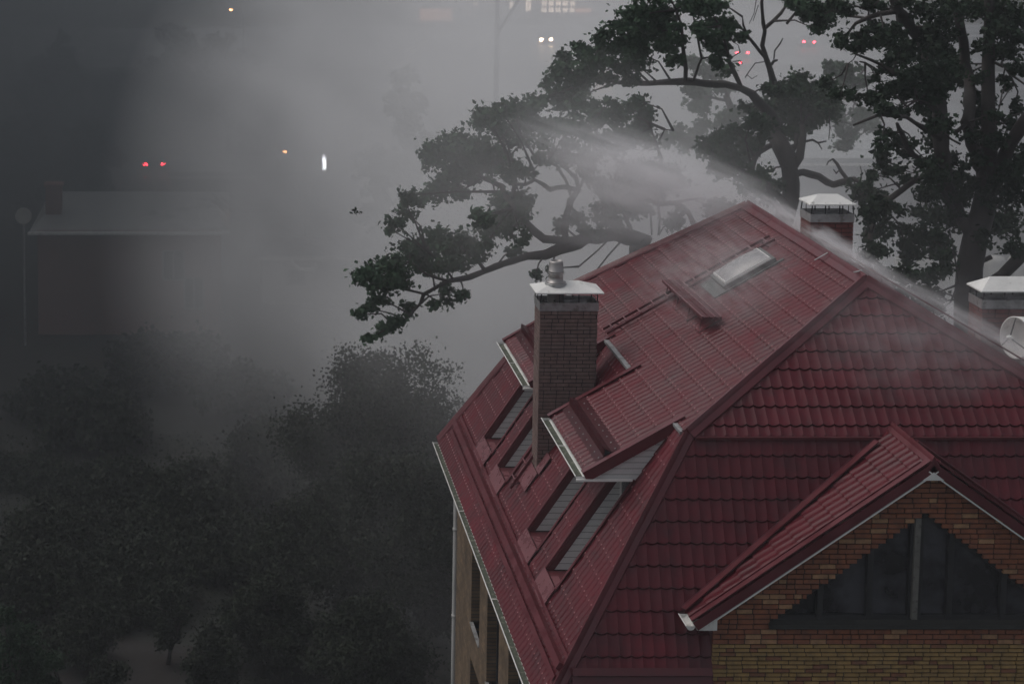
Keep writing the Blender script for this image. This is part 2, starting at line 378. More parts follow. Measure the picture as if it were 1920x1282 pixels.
# drip bar under the break on the front, and box snow guards low on the roof
mb = MB()
mb.box((XB+.1, YFB-.11, ZB-.075), (XR-.2, YFB-.02, ZB-.03)); mb.box((XR+.1, YFB-.11, ZB-.075), (XB2-.1, YFB-.02, ZB-.03))
mb.build("front_drip_bar", M['dred'], house)
mb = MB()
xs = 5.52
mb.bar(LLp(xs, 26.98, .075), LLp(xs, 39.55, .075), .13, .11, up=(-1, 0, .6))
mb.bar(LLp(xs-.12, 26.98, .056), LLp(xs-.12, 39.55, .056), .10, .02, up=(-1, 0, .6))
mb.bar(LLp(xs+.10, 26.98, .056), LLp(xs+.10, 39.55, .056), .06, .02, up=(-1, 0, .6))
mb.build("snow_guard", M['cap'], house)
mb = MB(); zs = ZB-(XB-xs)*tLL
for a_, b_ in ((5.62, 7.84), (14.56, 17.1)):
    mb = MB(); mb.bar(FLp(a_, zs, .07), FLp(b_, zs, .07), .12, .12, up=(0, -1, .5)); mb.bar(FLp(a_, zs-.12, .06), FLp(b_, zs-.12, .06), .12, .02, up=(0, -1, .5)); mb.build("snow_guard", M['dred'], house)

# eaves: left gutter, fascia, soffit
def gutter(p0, p1, out, name="gutter", r=.075, rim=.02, bed=True, parent=None, brackets=.7):
    p0 = Vector(p0); p1 = Vector(p1); out = Vector(out).normalized(); d = (p1-p0).normalized(); mb = MB(); k = 9
    prof = [(math.cos(math.pi*(1+i/(k-1))), math.sin(math.pi*(1+i/(k-1)))) for i in range(k)]
    for rr, flip in ((r, 0), (r-.008, 1)):
        V = [p+out*(r+c*rr)+Vector((0, 0, s_*rr)) for p in (p0, p1) for c, s_ in prof]
        mb.add(V, [(i, i+1, k+i+1, k+i) for i in range(k-1)])
    mb.tube([p0+out*2*r, p1+out*2*r], .011, 6)
    for p in (p0, p1):
        mb.add([p+out*(r+c*r)+Vector((0, 0, s_*r)) for c, s_ in prof], [tuple(range(k))])
    L = (p1-p0).length; n = int(L/brackets)
    for i in range(1, n): q = p0+d*(L*i/n); mb.bar(q, q+out*2*r, .02, .006)
    if bed:
        V = [p+out*(r+c*r*.9)+Vector((0, 0, -r*.55)) for p in (p0, p1) for c in (-.85, .85)]
        mb.add(V, [(0, 1, 3, 2)], 1)
    return mb.build(name, [M['white'], M['gutin']], parent or house)
gutter((XL-.01, YF-.02, ZE-.03), (XL-.01, YBK+.03, ZE-.03), (-1, 0, 0), brackets=4.)
gutter((XL+.02, YF-.01, ZE-.03), (7.84, YF-.01, ZE-.03), (0, -1, 0)); gutter((14.56, YF-.01, ZE-.03), (XR2, YF-.01, ZE-.03), (0, -1, 0))
mb = MB()
mb.box((XL-.005, YF+.02, ZE-.16), (XL+.02, YBK, ZE-.02)); mb.box((XL+.03, YF, ZE-.16), (7.84, YF+.02, ZE-.02)); mb.box((14.56, YF, ZE-.16), (XR2, YF+.02, ZE-.02))
mb.box((XR2-.02, YF+.03, ZE-.16), (XR2, YBK, ZE-.02)); mb.box((XL+.02, YBK-.02, ZE-.16), (XR2-.03, YBK, ZE-.02))
mb.box((XL+.02, YF+.02, ZE-.18), (XR2-.03, YBK-.03, ZE-.165))
mb.build("eaves_board", M['white'], house)
# verge board on the far end of the left slopes
mb = MB(); mb.tube([(5.50, 39.62, z) for z in (0.05, 4, 8.1)]+[(5.42, 39.8, 8.35), (5.2, 39.9, 8.5), (5.08, 39.95, 8.62)], .055, 12)
for z in (2.5, 4.6, 6.7): mb.lathe((5.50, 39.62, z), [(.056, 0), (.066, .0), (.066, .07), (.056, .07)], 12)
mb.build("downpipe", M['pipe'], house, smooth=True)

# ------------------------------------------------------------------ walls
XW0, XW1, YW0, YW1 = 5.52, 17.3, 27.02, 39.5
lw = [W(u, v, x=XW0) for u, v in ((883, 1020), (899, 1080), (912, 1090), (932, 1190), (952, 1185), (975, 1282))]
def brickwall_mat():
    m = mat("tan_brickwork", (.3, .22, .13), .9)
    n = m.node_tree; N = n.nodes; L = n.links; b = N["Principled BSDF"]
    tc = N.new("ShaderNodeTexCoord"); sp = N.new("ShaderNodeSeparateXYZ"); cb = N.new("ShaderNodeCombineXYZ")
    L.new(tc.outputs["Object"], sp.inputs[0]); L.new(sp.outputs[1], cb.inputs[0]); L.new(sp.outputs[2], cb.inputs[1])
    br = N.new("ShaderNodeTexBrick"); L.new(cb.outputs[0], br.inputs["Vector"])
    br.inputs["Scale"].default_value = 1; br.inputs["Brick Width"].default_value = .26; br.inputs["Row Height"].default_value = .077
    br.inputs["Mortar Size"].default_value = .008; br.inputs["Color1"].default_value = (.20, .13, .07, 1); br.inputs["Color2"].default_value = (.13, .085, .05, 1)
    br.inputs["Mortar"].default_value = (.07, .06, .05, 1); br.inputs["Bias"].default_value = 0
    nz = N.new("ShaderNodeTexNoise"); nz.inputs["Scale"].default_value = 2.5; nz.inputs["Detail"].default_value = 8; L.new(tc.outputs["Object"], nz.inputs["Vector"])
    mp = N.new("ShaderNodeMapRange"); mp.inputs[1].default_value = .3; mp.inputs[2].default_value = .7; mp.inputs[3].default_value = .6; mp.inputs[4].default_value = 1.35; L.new(nz.outputs[0], mp.inputs[0])
    mx = N.new("ShaderNodeMix"); mx.data_type = 'RGBA'; mx.blend_type = 'MULTIPLY'; mx.inputs[0].default_value = 1
    L.new(br.outputs[0], mx.inputs[6]); L.new(mp.outputs[0], mx.inputs[7]); L.new(mx.outputs[2], b.inputs["Base Color"])
    bp = N.new("ShaderNodeBump"); bp.inputs["Distance"].default_value = .012; bp.invert = True; L.new(br.outputs["Fac"], bp.inputs["Height"]); L.new(bp.outputs[0], b.inputs["Normal"])
    return m
M['tan'] = brickwall_mat()
ztop = ZE-.19
WIN = [(35.9, 37.1, 5.6, 7.25), (33.35, 34.85, 5.3, 7.35), (30.6, 32.2, 5.3, 7.45), (35.5, 37.1, 1.6, 4.8), (32.6, 34.2, 1.6, 4.6), (29.4, 31.0, 1.6, 4.6)]
mb = MB()
ys = sorted({YW0, YW1, *[w[0] for w in WIN], *[w[1] for w in WIN]})
for i in range(len(ys)-1):
    a, b = ys[i], ys[i+1]; mid = (a+b)/2
    hol = sorted([(w[2], w[3]) for w in WIN if w[0] < mid < w[1]]); z = 0
    for h0, h1 in hol+[(ztop, ztop)]:
        if h0 > z+.01: mb.add([(XW0, a, z), (XW0, b, z), (XW0, b, h0), (XW0, a, h0)], [(0, 1, 2, 3)])
        z = h1
for y0, y1, z0, z1 in WIN:
    d = .28
    mb.add([(XW0, y0, z0), (XW0+d, y0, z0), (XW0+d, y0, z1), (XW0, y0, z1)], [(0, 1, 2, 3)])
    mb.add([(XW0, y1, z0), (XW0+d, y1, z0), (XW0+d, y1, z1), (XW0, y1, z1)], [(3, 2, 1, 0)])
    mb.add([(XW0, y0, z1), (XW0+d, y0, z1), (XW0+d, y1, z1), (XW0, y1, z1)], [(0, 1, 2, 3)])
mb.add([(XW0, YW1, 0), (XW1, YW1, 0), (XW1, YW1, ztop), (XW0, YW1, ztop)], [(0, 1, 2, 3)])
mb.add([(XW1, YW0, 0), (XW1, YW1, 0), (XW1, YW1, ztop), (XW1, YW0, ztop)], [(3, 2, 1, 0)])
mb.add([(XW0, YW0, 0), (XW1, YW0, 0), (XW1, YW0, ztop), (XW0, YW0, ztop)], [(0, 1, 2, 3)])
mb.build("wall", M['tan'], house)
for y0, y1, z0, z1 in WIN:
    x = XW0+.2; mb = MB()
    for a, b in (((x, y0, z0), (x+.06, y0+.06, z1)), ((x, y1-.06, z0), (x+.06, y1, z1)), ((x, y0+.06, z0), (x+.06, y1-.06, z0+.06)), ((x, y0+.06, z1-.06), (x+.06, y1-.06, z1)), ((x, (y0+y1)/2-.03, z0+.06), (x+.06, (y0+y1)/2+.03, z1-.06))): mb.box(a, b)
    f = mb.build("window", M['frame_d'], house)
    mb = MB(); mb.box((x+.025, y0+.05, z0+.05), (x+.035, y1-.05, z1-.05)); mb.build("pane", M['glass'], f)
    mb = MB(); mb.box((XW0-.03, y0-.02, z0-.03), (XW0+.05, y1+.02, z0-.002)); mb.build("sill", M['galv'], f)

# ------------------------------------------------------------------ dormer wedges and window recesses on the left slope
def dormer(y0, y1, recs, front_gut=True):
    # side cheeks (vertical triangles) with siding boards
    for yy, sgn in ((y0, -1), (y1, 1)):
        tip = Vector((XD+.10, yy, ZD-.02)); top = Vector((XB, yy, ZB-.02)); back = Vector((xso, yy, zso)); low_ = Vector((XD+.10, yy, zso))
        mb = MB(); o = Vector((0, sgn*.01, 0))
        nb = 9; zz0 = zso; zz1 = ZB
        h = .105
        k = 0; z = zso
        while z < ZB-.02:
            za, zb = z+.010, min(z+h, ZB-.01)
            xr = lambda q: XB-(ZB-q)/tLL; xl = lambda q: max(XD+.08, XR-(ZR-q)/tUL+.03)
            P = [(xl(za), za), (xr(za), za), (xr(zb), zb), (xl(zb), zb)]
            if P[1][0] > P[0][0]: mb.prism([(x, yy+sgn*.012, zq) for x, zq in P], (0, -sgn*.02, 0))
            z += h
        ck = mb.build("dormer_cheek", M['siding'], house)
        mb = MB(); mb.prism([(XD+.1, yy-sgn*.012, zso), (xso, yy-sgn*.012, zso), (XB-.005, yy-sgn*.012, ZB-.02), (XD+.1, yy-sgn*.012, ZD-.03)], (0, sgn*.015, 0))
        mb.build("dormer_cheek_backing", M['groove'], ck)
        # verge flashing over the cheek
        mb = MB(); nUL = Vector((-(ZR-ZB), 0, XR-XB)).normalized()
        a = ULp(XD-.02, yy, -.045)+Vector((0, sgn*.035, 0)); b = ULp(XB+.12, yy, -.045)+Vector((0, sgn*.035, 0))
        mb.bar(a, b, .05, .17, up=nUL); mb.bar(a+nUL*.095-Vector((0, sgn*.03, 0)), b+nUL*.095-Vector((0, sgn*.03, 0)), .13, .016, up=nUL)
        mb.build("verge_trim", M['cap'], house)
    mb = MB(); mb.box((XD+.02, y0+.02, zso-.012), (xso+.02, y1-.02, zso)); mb.box((XD+.02, y0+.015, zso), (XD+.05, y1-.015, ZD-.015))
    mb.build("dormer_soffit", M['siding'], house)
    gutter((XD+.01, y0-.04, ZD-.03), (XD+.01, y1+.04, ZD-.03), (-1, 0, 0), r=.085, brackets=1.6)
    mb = MB(); mb.box((XD-.15, y0-.085, ZD-.11), (xso-.08, y0-.045, ZD-.075)); mb.build("return_trim", M['white'], house)
    for r0, r1 in recs:
        zf = ZB-(XB-XRO)*tLL; xw = xso-.04
        for yy, sgn in ((r0, 1), (r1, -1)):
            mb = MB(); z = zf
            while z < zso-.01:
                za, zb = z+.010, min(z+.115, zso-.002); xr = lambda q: XB-(ZB-q)/tLL
                mb.prism([(xr(za)+.03, yy, za), (xw, yy, za), (xw, yy, zb), (xr(zb)+.03, yy, zb)], (0, sgn*.016, 0)); z += .115
            c = mb.build("recess_siding", M['siding'], house)
            mb = MB(); mb.prism([(XRO+.02, yy-sgn*.003, zf-.02), (xw+.02, yy-sgn*.003, zf-.02), (xw+.02, yy-sgn*.003, zso), (xso-.01, yy-sgn*.003, zso)], (0, sgn*.012, 0)); mb.build("siding_backing", M['groove'], c)
            mb = MB(); nl = Vector((-(ZB-ZE), 0, XB-XL)).normalized()
            mb.bar(LLp(XRO, yy+sgn*.018, -.04), LLp(xso, yy+sgn*.018, -.04), .012, .11, up=nl)
            mb.build("recess_trim", M['dred'], house)
            mb = MB(); mb.bar(LLp(XRO, yy-sgn*.03, .045), LLp(xso, yy-sgn*.03, .045), .075, .014, up=nl); mb.bar(LLp(XRO, yy+sgn*.005, .02), LLp(xso, yy+sgn*.005, .02), .012, .06, up=nl)
            mb.build("recess_edge_flashing", M['cap'], house)
        mb = MB(); mb.box((XRO, r0+.02, zf-.03), (xw, r1-.02, zf-.01)); mb.build("recess_floor", M['dred'], house)
        mb = MB(); mb.box((xw-.02, r0+.02, zf-.01), (xw+.03, r1-.02, zf+.12)); mb.box((xw-.02, r0+.02, zso-.08), (xw+.03, r1-.02, zso-.01)); mb.box((xw-.02, r0+.02, zf+.12), (xw+.03, r0+.09, zso-.08)); mb.box((xw-.02, r1-.09, zf+.12), (xw+.03, r1-.02, zso-.08))
        f = mb.build("dormer_window", M['white'], house)
        mb = MB(); mb.box((xw, r0+.09, zf+.12), (xw+.01, r1-.09, zso-.08)); mb.build("pane", M['glass'], f)
        # apron below the opening, bent plate
        mb = MB(); x0 = XRO+.01; x1 = XRO-.21
        P = [LLp(x0, r0-.04, .066), LLp(x0, r1+.02, .066), LLp(x1, r1+.02, .06), LLp(x1, r0-.04, .06)]
        nl = Vector((-(ZB-ZE), 0, XB-XL)).normalized(); mb.prism([p-nl*.012 for p in P], nl*.014)
        mb.box((x0-.01, r0+.02, zf-.006), (x0+.13, r1-.3, zf+.006))
        mb.build("recess_apron", M['plate'], house)
dormer(D1[0], D1[1], RC[2:]); dormer(D2[0], D2[1], RC[:2])
# short gutter strip along the break between the dormers
for a_, b_, w_ in ((D1[1]+.08, D2[0]-.08, .13), (YBB-.35, D2[1]+.08, .13), (YFB+.1, D1[0]-.08, .1)):
    mb = MB(); mb.bar((XB-.06, a_, ZB-.02), (XB-.06, b_, ZB-.02), w_, .05); mb.build("break_flashing", M['galv'], house)

# bent walkway plates on roof
def walkboard(p0, p1, w, h, n, fl=.13):
    """channel-shaped board standing on brackets: p0-p1 along the roof, n roof normal"""
    mb = MB(); p0 = Vector(p0); p1 = Vector(p1); d = (p1-p0).normalized(); sd = d.cross(n).normalized()
    if sd.z > 0: sd = -sd
    mb.obox((p0+p1)/2+n*h*.5+sd*w*.5, (p1-p0)/2, sd*.01, n*h*.5); mb.obox((p0+p1)/2+n*h*.5-sd*w*.5, (p1-p0)/2, sd*.01, n*h*.5)
    return mb, sd
nUL = Vector((-(ZR-ZB), 0, XR-XB)).normalized(); nLL = Vector((-(ZB-ZE), 0, XB-XL)).normalized()
def snowboard(xx, y0, y1):
    mb = MB()
    P = [ULp(xx+.27, y0, .035), ULp(xx+.13, y0, .05), ULp(xx+.06, y0, .17), ULp(xx-.01, y0, .05), ULp(xx-.15, y0, .035)]
    Q = [p+Vector((0, y1-y0, 0)) for p in P]
    mb.add(P+Q, [(i, i+1, 6+i, 5+i) for i in range(4)]+[(5+i, 6+i, i+1, i) for i in range(4)])
    y = y0+.08
    while y < y1-.05:
        for dx in (.20, -.08): mb.lathe(ULp(xx+dx, y, .04), [(.015, 0), (.012, .012), (0, .014)], 6, ax=nUL, mi=1)
        y += .32
    o = mb.build("snow_fence", [M['cap'], M['galv']], house)
    mb = MB(); mb.prism([ULp(xx+.11, y0-.004, .05), ULp(xx+.06, y0-.004, .15), ULp(xx+.005, y0-.004, .05)], (0, .002, 0)); mb.build("end_shade_plate", M['dark'], o)  # thin dark plate painting the shade inside the hollow fence end
snowboard(6.60, D1[0]+.12, D1[1]-.02); snowboard(6.60, D2[0]+.2, D2[1]-.02)
# standing plank step high on the slope
mb = MB(); y0, y1 = 31.95, 34.95; xx = 9.28
top0 = [ULp(xx+.15, y0, .30), ULp(xx-.14, y0, .30)]
for o in (0,):
    a = ULp(xx-.02, y0, .24); b = ULp(xx-.02, y1, .24)
    mb.bar(a, b, .34, .014, up=(0, 0, 1)); dx = Vector((.17, 0, 0))
    mb.bar(a+dx+Vector((0, 0, -.02)), b+dx+Vector((0, 0, -.02)), .014, .06); mb.bar(a-dx+Vector((0, 0, -.02)), b-dx+Vector((0, 0, -.02)), .014, .06)
    mb.bar(a+Vector((-.05, 0, .01)), b+Vector((-.05, 0, .01)), .02, .02)
st = mb.build("roof_step", M['dred'], house)
mb = MB(); dx = Vector((.178, 0, 0))
mb.bar(a+dx+Vector((0, 0, .012)), b+dx+Vector((0, 0, .012)), .022, .02); mb.bar(a-dx+Vector((0, 0, .012)), b-dx+Vector((0, 0, .012)), .022, .02); mb.bar(a+Vector((.06, 0, .014)), b+Vector((.06, 0, .014)), .02, .014); mb.build("rim", M['plate'], st)
for t in (.08, .36, .64, .92):
    y = y0+(y1-y0)*t; mb = MB(); pts = [ULp(xx-.14, y, .245), ULp(xx-.30, y, .03), ULp(xx+.10, y, .03), ULp(xx+.12, y, .10)]
    mb.tube(pts, .016, 6); mb.bar(ULp(xx-.19, y, .02), ULp(xx+.2, y, .02), .035, .01, up=nUL); mb.build("bracket", M['dred'], st)
# roof ladder
def ladder(pf, xa, xb, yc, nn, wid=.34, lift=.10, st=.31):
    mb = MB()
    for s_ in (-1, 1):
        mb.bar(pf(xa, yc+s_*wid/2, lift), pf(xb, yc+s_*wid/2, lift), .035, .05, up=nn)
    o = mb.build("roof_ladder", M['cap'], house)
    L = (pf(xa, yc, 0)-pf(xb, yc, 0)).length; k = int(L/st)
    for i in range(k):
        x = xb+(xa-xb)*(i+.5)/k; mb = MB(); mb.tube([pf(x, yc-wid/2, lift+.03), pf(x, yc+wid/2, lift+.03)], .015, 6); mb.build("rung", M['plate'], o)
    mb = MB()
    for t in (.06, .5, .93):
        x = xb+(xa-xb)*t
        for s_ in (-1, 1): mb.tube([pf(x, yc+s_*(wid/2+.01), lift), pf(x+.06, yc+s_*(wid/2+.03), .0)], .014, 6)
    mb.build("bracket", M['dred'], o)
ladder(ULp, 7.80, 11.1, 34.62, nUL); ladder(LLp, 5.85, 6.70, 33.95, nLL)
# skylight dome
sk = [W(u, v, pl=PUL) for u, v in ((1345, 525), (1363, 545), (1447, 492), (1425, 478))]
xa, xb_, ya, yb = 9.88, 10.76, 33.5, 34.35
mb = MB(); P = lambda x, y, l: ULp(x, y, l)
def frustum(mb, x0, x1, y0, y1, l0, l1, ins, fn=ULp):
    A = [fn(x0, y0, l0), fn(x1, y0, l0), fn(x1, y1, l0), fn(x0, y1, l0)]; B = [fn(x0+ins, y0+ins, l1), fn(x1-ins, y0+ins, l1), fn(x1-ins, y1-ins, l1), fn(x0+ins, y1-ins, l1)]
    mb.add(A+B, [(0, 3, 2, 1), (4, 5, 6, 7)]+[(i, (i+1) % 4, 4+(i+1) % 4, 4+i) for i in range(4)])
frustum(mb, xa-.05, xb_+.05, ya-.05, yb+.05, -.02, .12, 0)
sky_ = mb.build("skylight", M['lead'], house)
mb = MB(); frustum(mb, xa, xb_, ya, yb, .121, .165, .015); mb.build("frame", M['white'], sky_)
mb = MB(); n = 8; V = []
for i in range(n+1):
    for j in range(n+1):
        a = i/n; b = j/n; hgt = .10*(math.sin(math.pi*a)**.5*math.sin(math.pi*b)**.5 if 0 < a < 1 and 0 < b < 1 else 0)
        V.append(ULp(xa+.03+(xb_-xa-.06)*a, ya+.03+(yb-ya-.06)*b, .166+hgt))
mb.add(V, [(i*(n+1)+j, (i+1)*(n+1)+j, (i+1)*(n+1)+j+1, i*(n+1)+j+1) for i in range(n) for j in range(n)]); mb.build("dome", M['dome'], sky_, smooth=True)
mb = MB(); frustum(mb, xa-.28, xa-.05, ya-.12, yb+.12, .015, .04, .005); frustum(mb, xa-.05, xb_+.16, ya-.12, ya-.045, .015, .04, .005); mb.build("apron", M['lead'], sky_)

# ------------------------------------------------------------------ brick helper
def bricks(mb, x0, x1, y, z0, z1, ch=.075, L=.25, keep=None, gap=.010, dep=.05, axis='x', sgn=-1, mi=0, jit=.004, seed=0):
    rs = random.Random(seed); k = 0; z = z0
    while z < z1-.02:
        h = min(ch-gap, z1-z); x = x0-(L/2 if k % 2 else 0)-rs.random()*.03
        while x < x1:
            l = L if rs.random() > .22 else L*.5
            a, b = max(x, x0), min(x+l-gap, x1)
            if b-a > .03:
                ok = True
                if keep:
                    r = keep(a, b, z+h/2)
                    if r is None: ok = False
                    else: a, b = r
                if ok and b-a > .03:
                    o = sgn*(rs.random()*jit)
                    if axis == 'x': mb.box((a, y+o, z+rs.random()*.002), (b, y-sgn*dep, z+h), mi)
                    else: mb.box((y+o, a, z+rs.random()*.002), (y-sgn*dep, b, z+h), mi)
            x += l
        z += ch; k += 1
# ------------------------------------------------------------------ front gable
YV, YWL = 26.76, 26.90
XG, ZG, XGE, ZGE = 11.20, 12.78, 7.50, 10.15
tG = (ZG-ZGE)/(XG-XGE); XGE2 = 2*XG-XGE
sG = Vector((-(XG-XGE), 0, -(ZG-ZGE))).normalized(); LG = math.hypot(XG-XGE, ZG-ZGE)
Og = Vector((XG, 0, ZG))
nFL = Vector((0, -tFL, 1)).normalized(); nFU = Vector((0, -tFU, 1)).normalized()
def gclip(): return [((0, YFB, ZB-.02), tuple(-nFL))]
tile_obj("gable_roof", [(dict(O=Og, e=eY, s=sG, e0=YV, e1=28.6, s0=0, s1=LG, seg=8, A=.017, step=.02, ephase=-YV+.09), gclip()),
                        (dict(O=Og, e=eY, s=m1(sG), e0=YV, e1=28.6, s0=0, s1=LG, seg=8, A=.017, step=.02, ephase=-YV+.09), gclip())], house)
cap((XG, YV-.02, ZG), (XG, 28.5, ZG), sG*.11, m1(sG)*.11, name="ridge_cap", lift=.03, r=.04)
# red verge bars and valley flashings
def gp(x, y, lift=0.):
    s_ = 1 if x <= XG else -1; n = Vector((-(ZG-ZGE)*s_, 0, XG-XGE)).normalized()
    return Vector((x, y, ZG-tG*abs(x-XG)))+n*lift
for s_ in (1, -1):
    xe = XG-s_*(XG-XGE); n = Vector((-(ZG-ZGE)*s_, 0, XG-XGE)).normalized(); mb = MB()
    mb.bar(gp(XG-s_*.02, YV-.012, -.07), gp(xe, YV-.012, -.07), .024, .14, up=n); mb.bar(gp(XG-s_*.02, YV+.05, .045), gp(xe, YV+.05, .045), .13, .018, up=n)
    mb.bar(gp(XG-s_*.12, YV+.12, .05), gp(xe, YV+.12, .05), .02, .05, up=n)
    mb.build("verge_trim", M['cap'], house)
    mb = MB(); mb.bar(gp(XG-s_*.02, YV+.02, -.165), gp(xe+s_*.28, YV+.02, -.165), .09, .022, up=n); mb.build("verge_board", M['white'], house)
    # valley: intersection of the gable plane with the front slope
    yv = lambda x: YFB+(ZG-tG*abs(x-XG)-ZB)/tFL
    pts = [gp(x, yv(x), .02) for x in (XG-s_*.3, xe)]
    mb = MB(); d = (pts[1]-pts[0]); mb.bar(pts[0]+nFL*.05, pts[1]+nFL*.05, .10, .05, up=nFL); mb.bar(pts[0]+n*.05-eY*.12, pts[1]+n*.05-eY*.12, .16, .02, up=n)
    mb.build("valley_flashing", M['cap'], house)
mb = MB(); mb.prism([(XG-.17, YV-.03, ZG-.29), (XG+.17, YV-.03, ZG-.29), (XG, YV-.03, ZG-.16)], (0, .03, 0)); mb.build("gable_peak_board", M['white'], house)
# wall of the gable in real bricks around a stepped triangular window
wa = W(1735, 962, Y=YWL); wl = W(1452, 1160, Y=YWL)
WZ0 = wl.z; WXC = wa.x; WHW = WXC-wl.x; WH = wa.z-WZ0
def keepg(a, b, z):
    ztopl = ZG-.20-tG*0
    if z > ZG-.19-tG*min(abs(a-XG), abs(b-XG)): return None
    if WZ0-.13 < z < WZ0+WH:
        if z < WZ0: half = WHW+.06
        else: half = WHW*(1-(z-WZ0)/WH)
        lo, hi = WXC-half, WXC+half
        if a > lo and b < hi: return None
        if a < lo < b: b = lo+.0
        elif a < hi < b: a = hi
    return (a, b) if b-a > .04 else None
XWL, XWR = 7.87, 2*XG-7.87
mb = MB(); zsplit = W(1400, 1206, Y=YWL).z
bricks(mb, XWL, XWR, YWL, zsplit, ZG-.1, ch=.083, L=.26, gap=.019, jit=.014, keep=keepg, mi=0, seed=3)
bricks(mb, XWL, XWR, YWL, zsplit-.068*52, zsplit, ch=.068, L=.25, gap=.018, jit=.014, keep=keepg, mi=1, seed=4)
gw = mb.build("gable_wall", [M['brick_r'], M['brick_y']], house)
mb = MB(); yb_ = YWL+.012; e_ = .02
pl_ = [(XWL, 6.0), (WXC, 6.0), (WXC, WZ0-.1), (WXC-WHW-.05, WZ0-.1), (WXC-WHW, WZ0), (WXC, WZ0+WH), (WXC, ZG-.22), (XWL, ZG-.22-tG*(XG-XWL))]
pr_ = [(2*WXC-x, z) for x, z in pl_[1:7]]+[(XG+.02, ZG-.22), (XWR, ZG-.22-tG*(XWR-XG)), (XWR, 6.0)]
yb_ = YWL+.022; mb.add([(x, yb_, z) for x, z in pl_], [tuple(range(len(pl_)))]); mb.add([(x, yb_, z) for x, z in pr_], [tuple(range(len(pr_)))])
mb.build("mortar_bed", M['mortar'], gw)
for a_ in (XWL+.005, XWR-.03): mb = MB(); mb.box((a_, YWL+.02, 6.0), (a_+.025, 28.3, ZGE+.06)); mb.build("gable_cheek", M['dred'], house)
# boxed eave and gutter end at the foot of the gable roof
for s_ in (1, -1):
    xe = XG-s_*(XG-XGE); xw = XG-s_*(XG-XWL)
    mb = MB(); zb = ZGE-.03
    mb.prism([(xe+s_*.10, YV+.01, zb-.10), (xw+s_*.02, YV+.01, zb-.10), (xw+s_*.02, YV+.01, zb+.13), ], (0, .03, 0))
    for q in (.33, .62, .85): x = xe+s_*.1+(xw-xe-s_*.1)*q; mb.box((x-.004, YV-.003, zb-.10), (x+.004, YV+.012, zb-.10+.2*q))
    mb.box((xe+s_*.08, YV+.04, zb-.11), (xw, 27.4, zb-.10)); mb.build("eaves_box", M['white'], house)
    gutter((xe+s_*.03, YV-.03, ZGE-.04), (xe+s_*.03, 27.2, ZGE-.04), (-s_, 0, 0), r=.07, bed=False)
# window
def ztri(x): return WZ0+WH*(1-abs(x-WXC)/WHW)
yg = YWL+.16
mb = MB(); mb.add([(WXC-WHW-.1, yg, WZ0-.06), (WXC+WHW+.1, yg, WZ0-.06), (WXC, yg, WZ0+WH+.08)], [(0, 1, 2)])
gwin = mb.build("gable_window", M['glass'], house)
mxs = [W(u, 1100, Y=YWL).x for u in (1541, 1633, 1784, 1885, 2010)]
for x in mxs:
    mb = MB(); mb.box((x-.045, yg-.11, WZ0-.02), (x+.045, yg-.01, min(ztri(x), ZG)+.02)); mb.build("mullion", M['frame_d'], gwin)
xm = W(1717, 1100, Y=YWL).x
mb = MB(); mb.box((xm-.045, YWL+.0, WZ0-.01), (xm+.045, YWL+.1, ztri(xm)-.01)); mb.build("centre_post", M['frame_p'], gwin)
mb = MB(); mb.box((xm-.09, YWL+.06, WZ0-.01), (xm-.05, yg-.005, ztri(xm)-.01)); mb.box((xm+.05, YWL+.06, WZ0-.01), (xm+.12, yg-.005, ztri(xm)-.01))
for q in (-1, 1):
    mb.bar((WXC+q*WHW, yg-.05, WZ0), (WXC, yg-.05, WZ0+WH), .10, .05, up=(0, -1, 0))
mb.box((WXC-WHW, yg-.09, WZ0-.05), (WXC+WHW, yg-.012, WZ0+.035))
mb.build("frame", M['frame_d'], gwin)
mb = MB(); zt = WZ0-.02
mb.prism([(WXC-WHW-.09, YWL+.15, zt), (WXC-WHW-.09, YWL-.07, zt-.05), (WXC-WHW-.09, YWL-.07, zt-.12), (WXC-WHW-.09, YWL+.15, zt-.12)], (2*WHW+.18, 0, 0)); mb.build("window_ledge", M['sill'], gwin)
# room behind
mb = MB(); mb.box((XWL+.1, yg+1.2, 7.5), (XWR-.1, yg+1.25, ZG-.9)); mb.build("inner_wall", M['dred'], house)

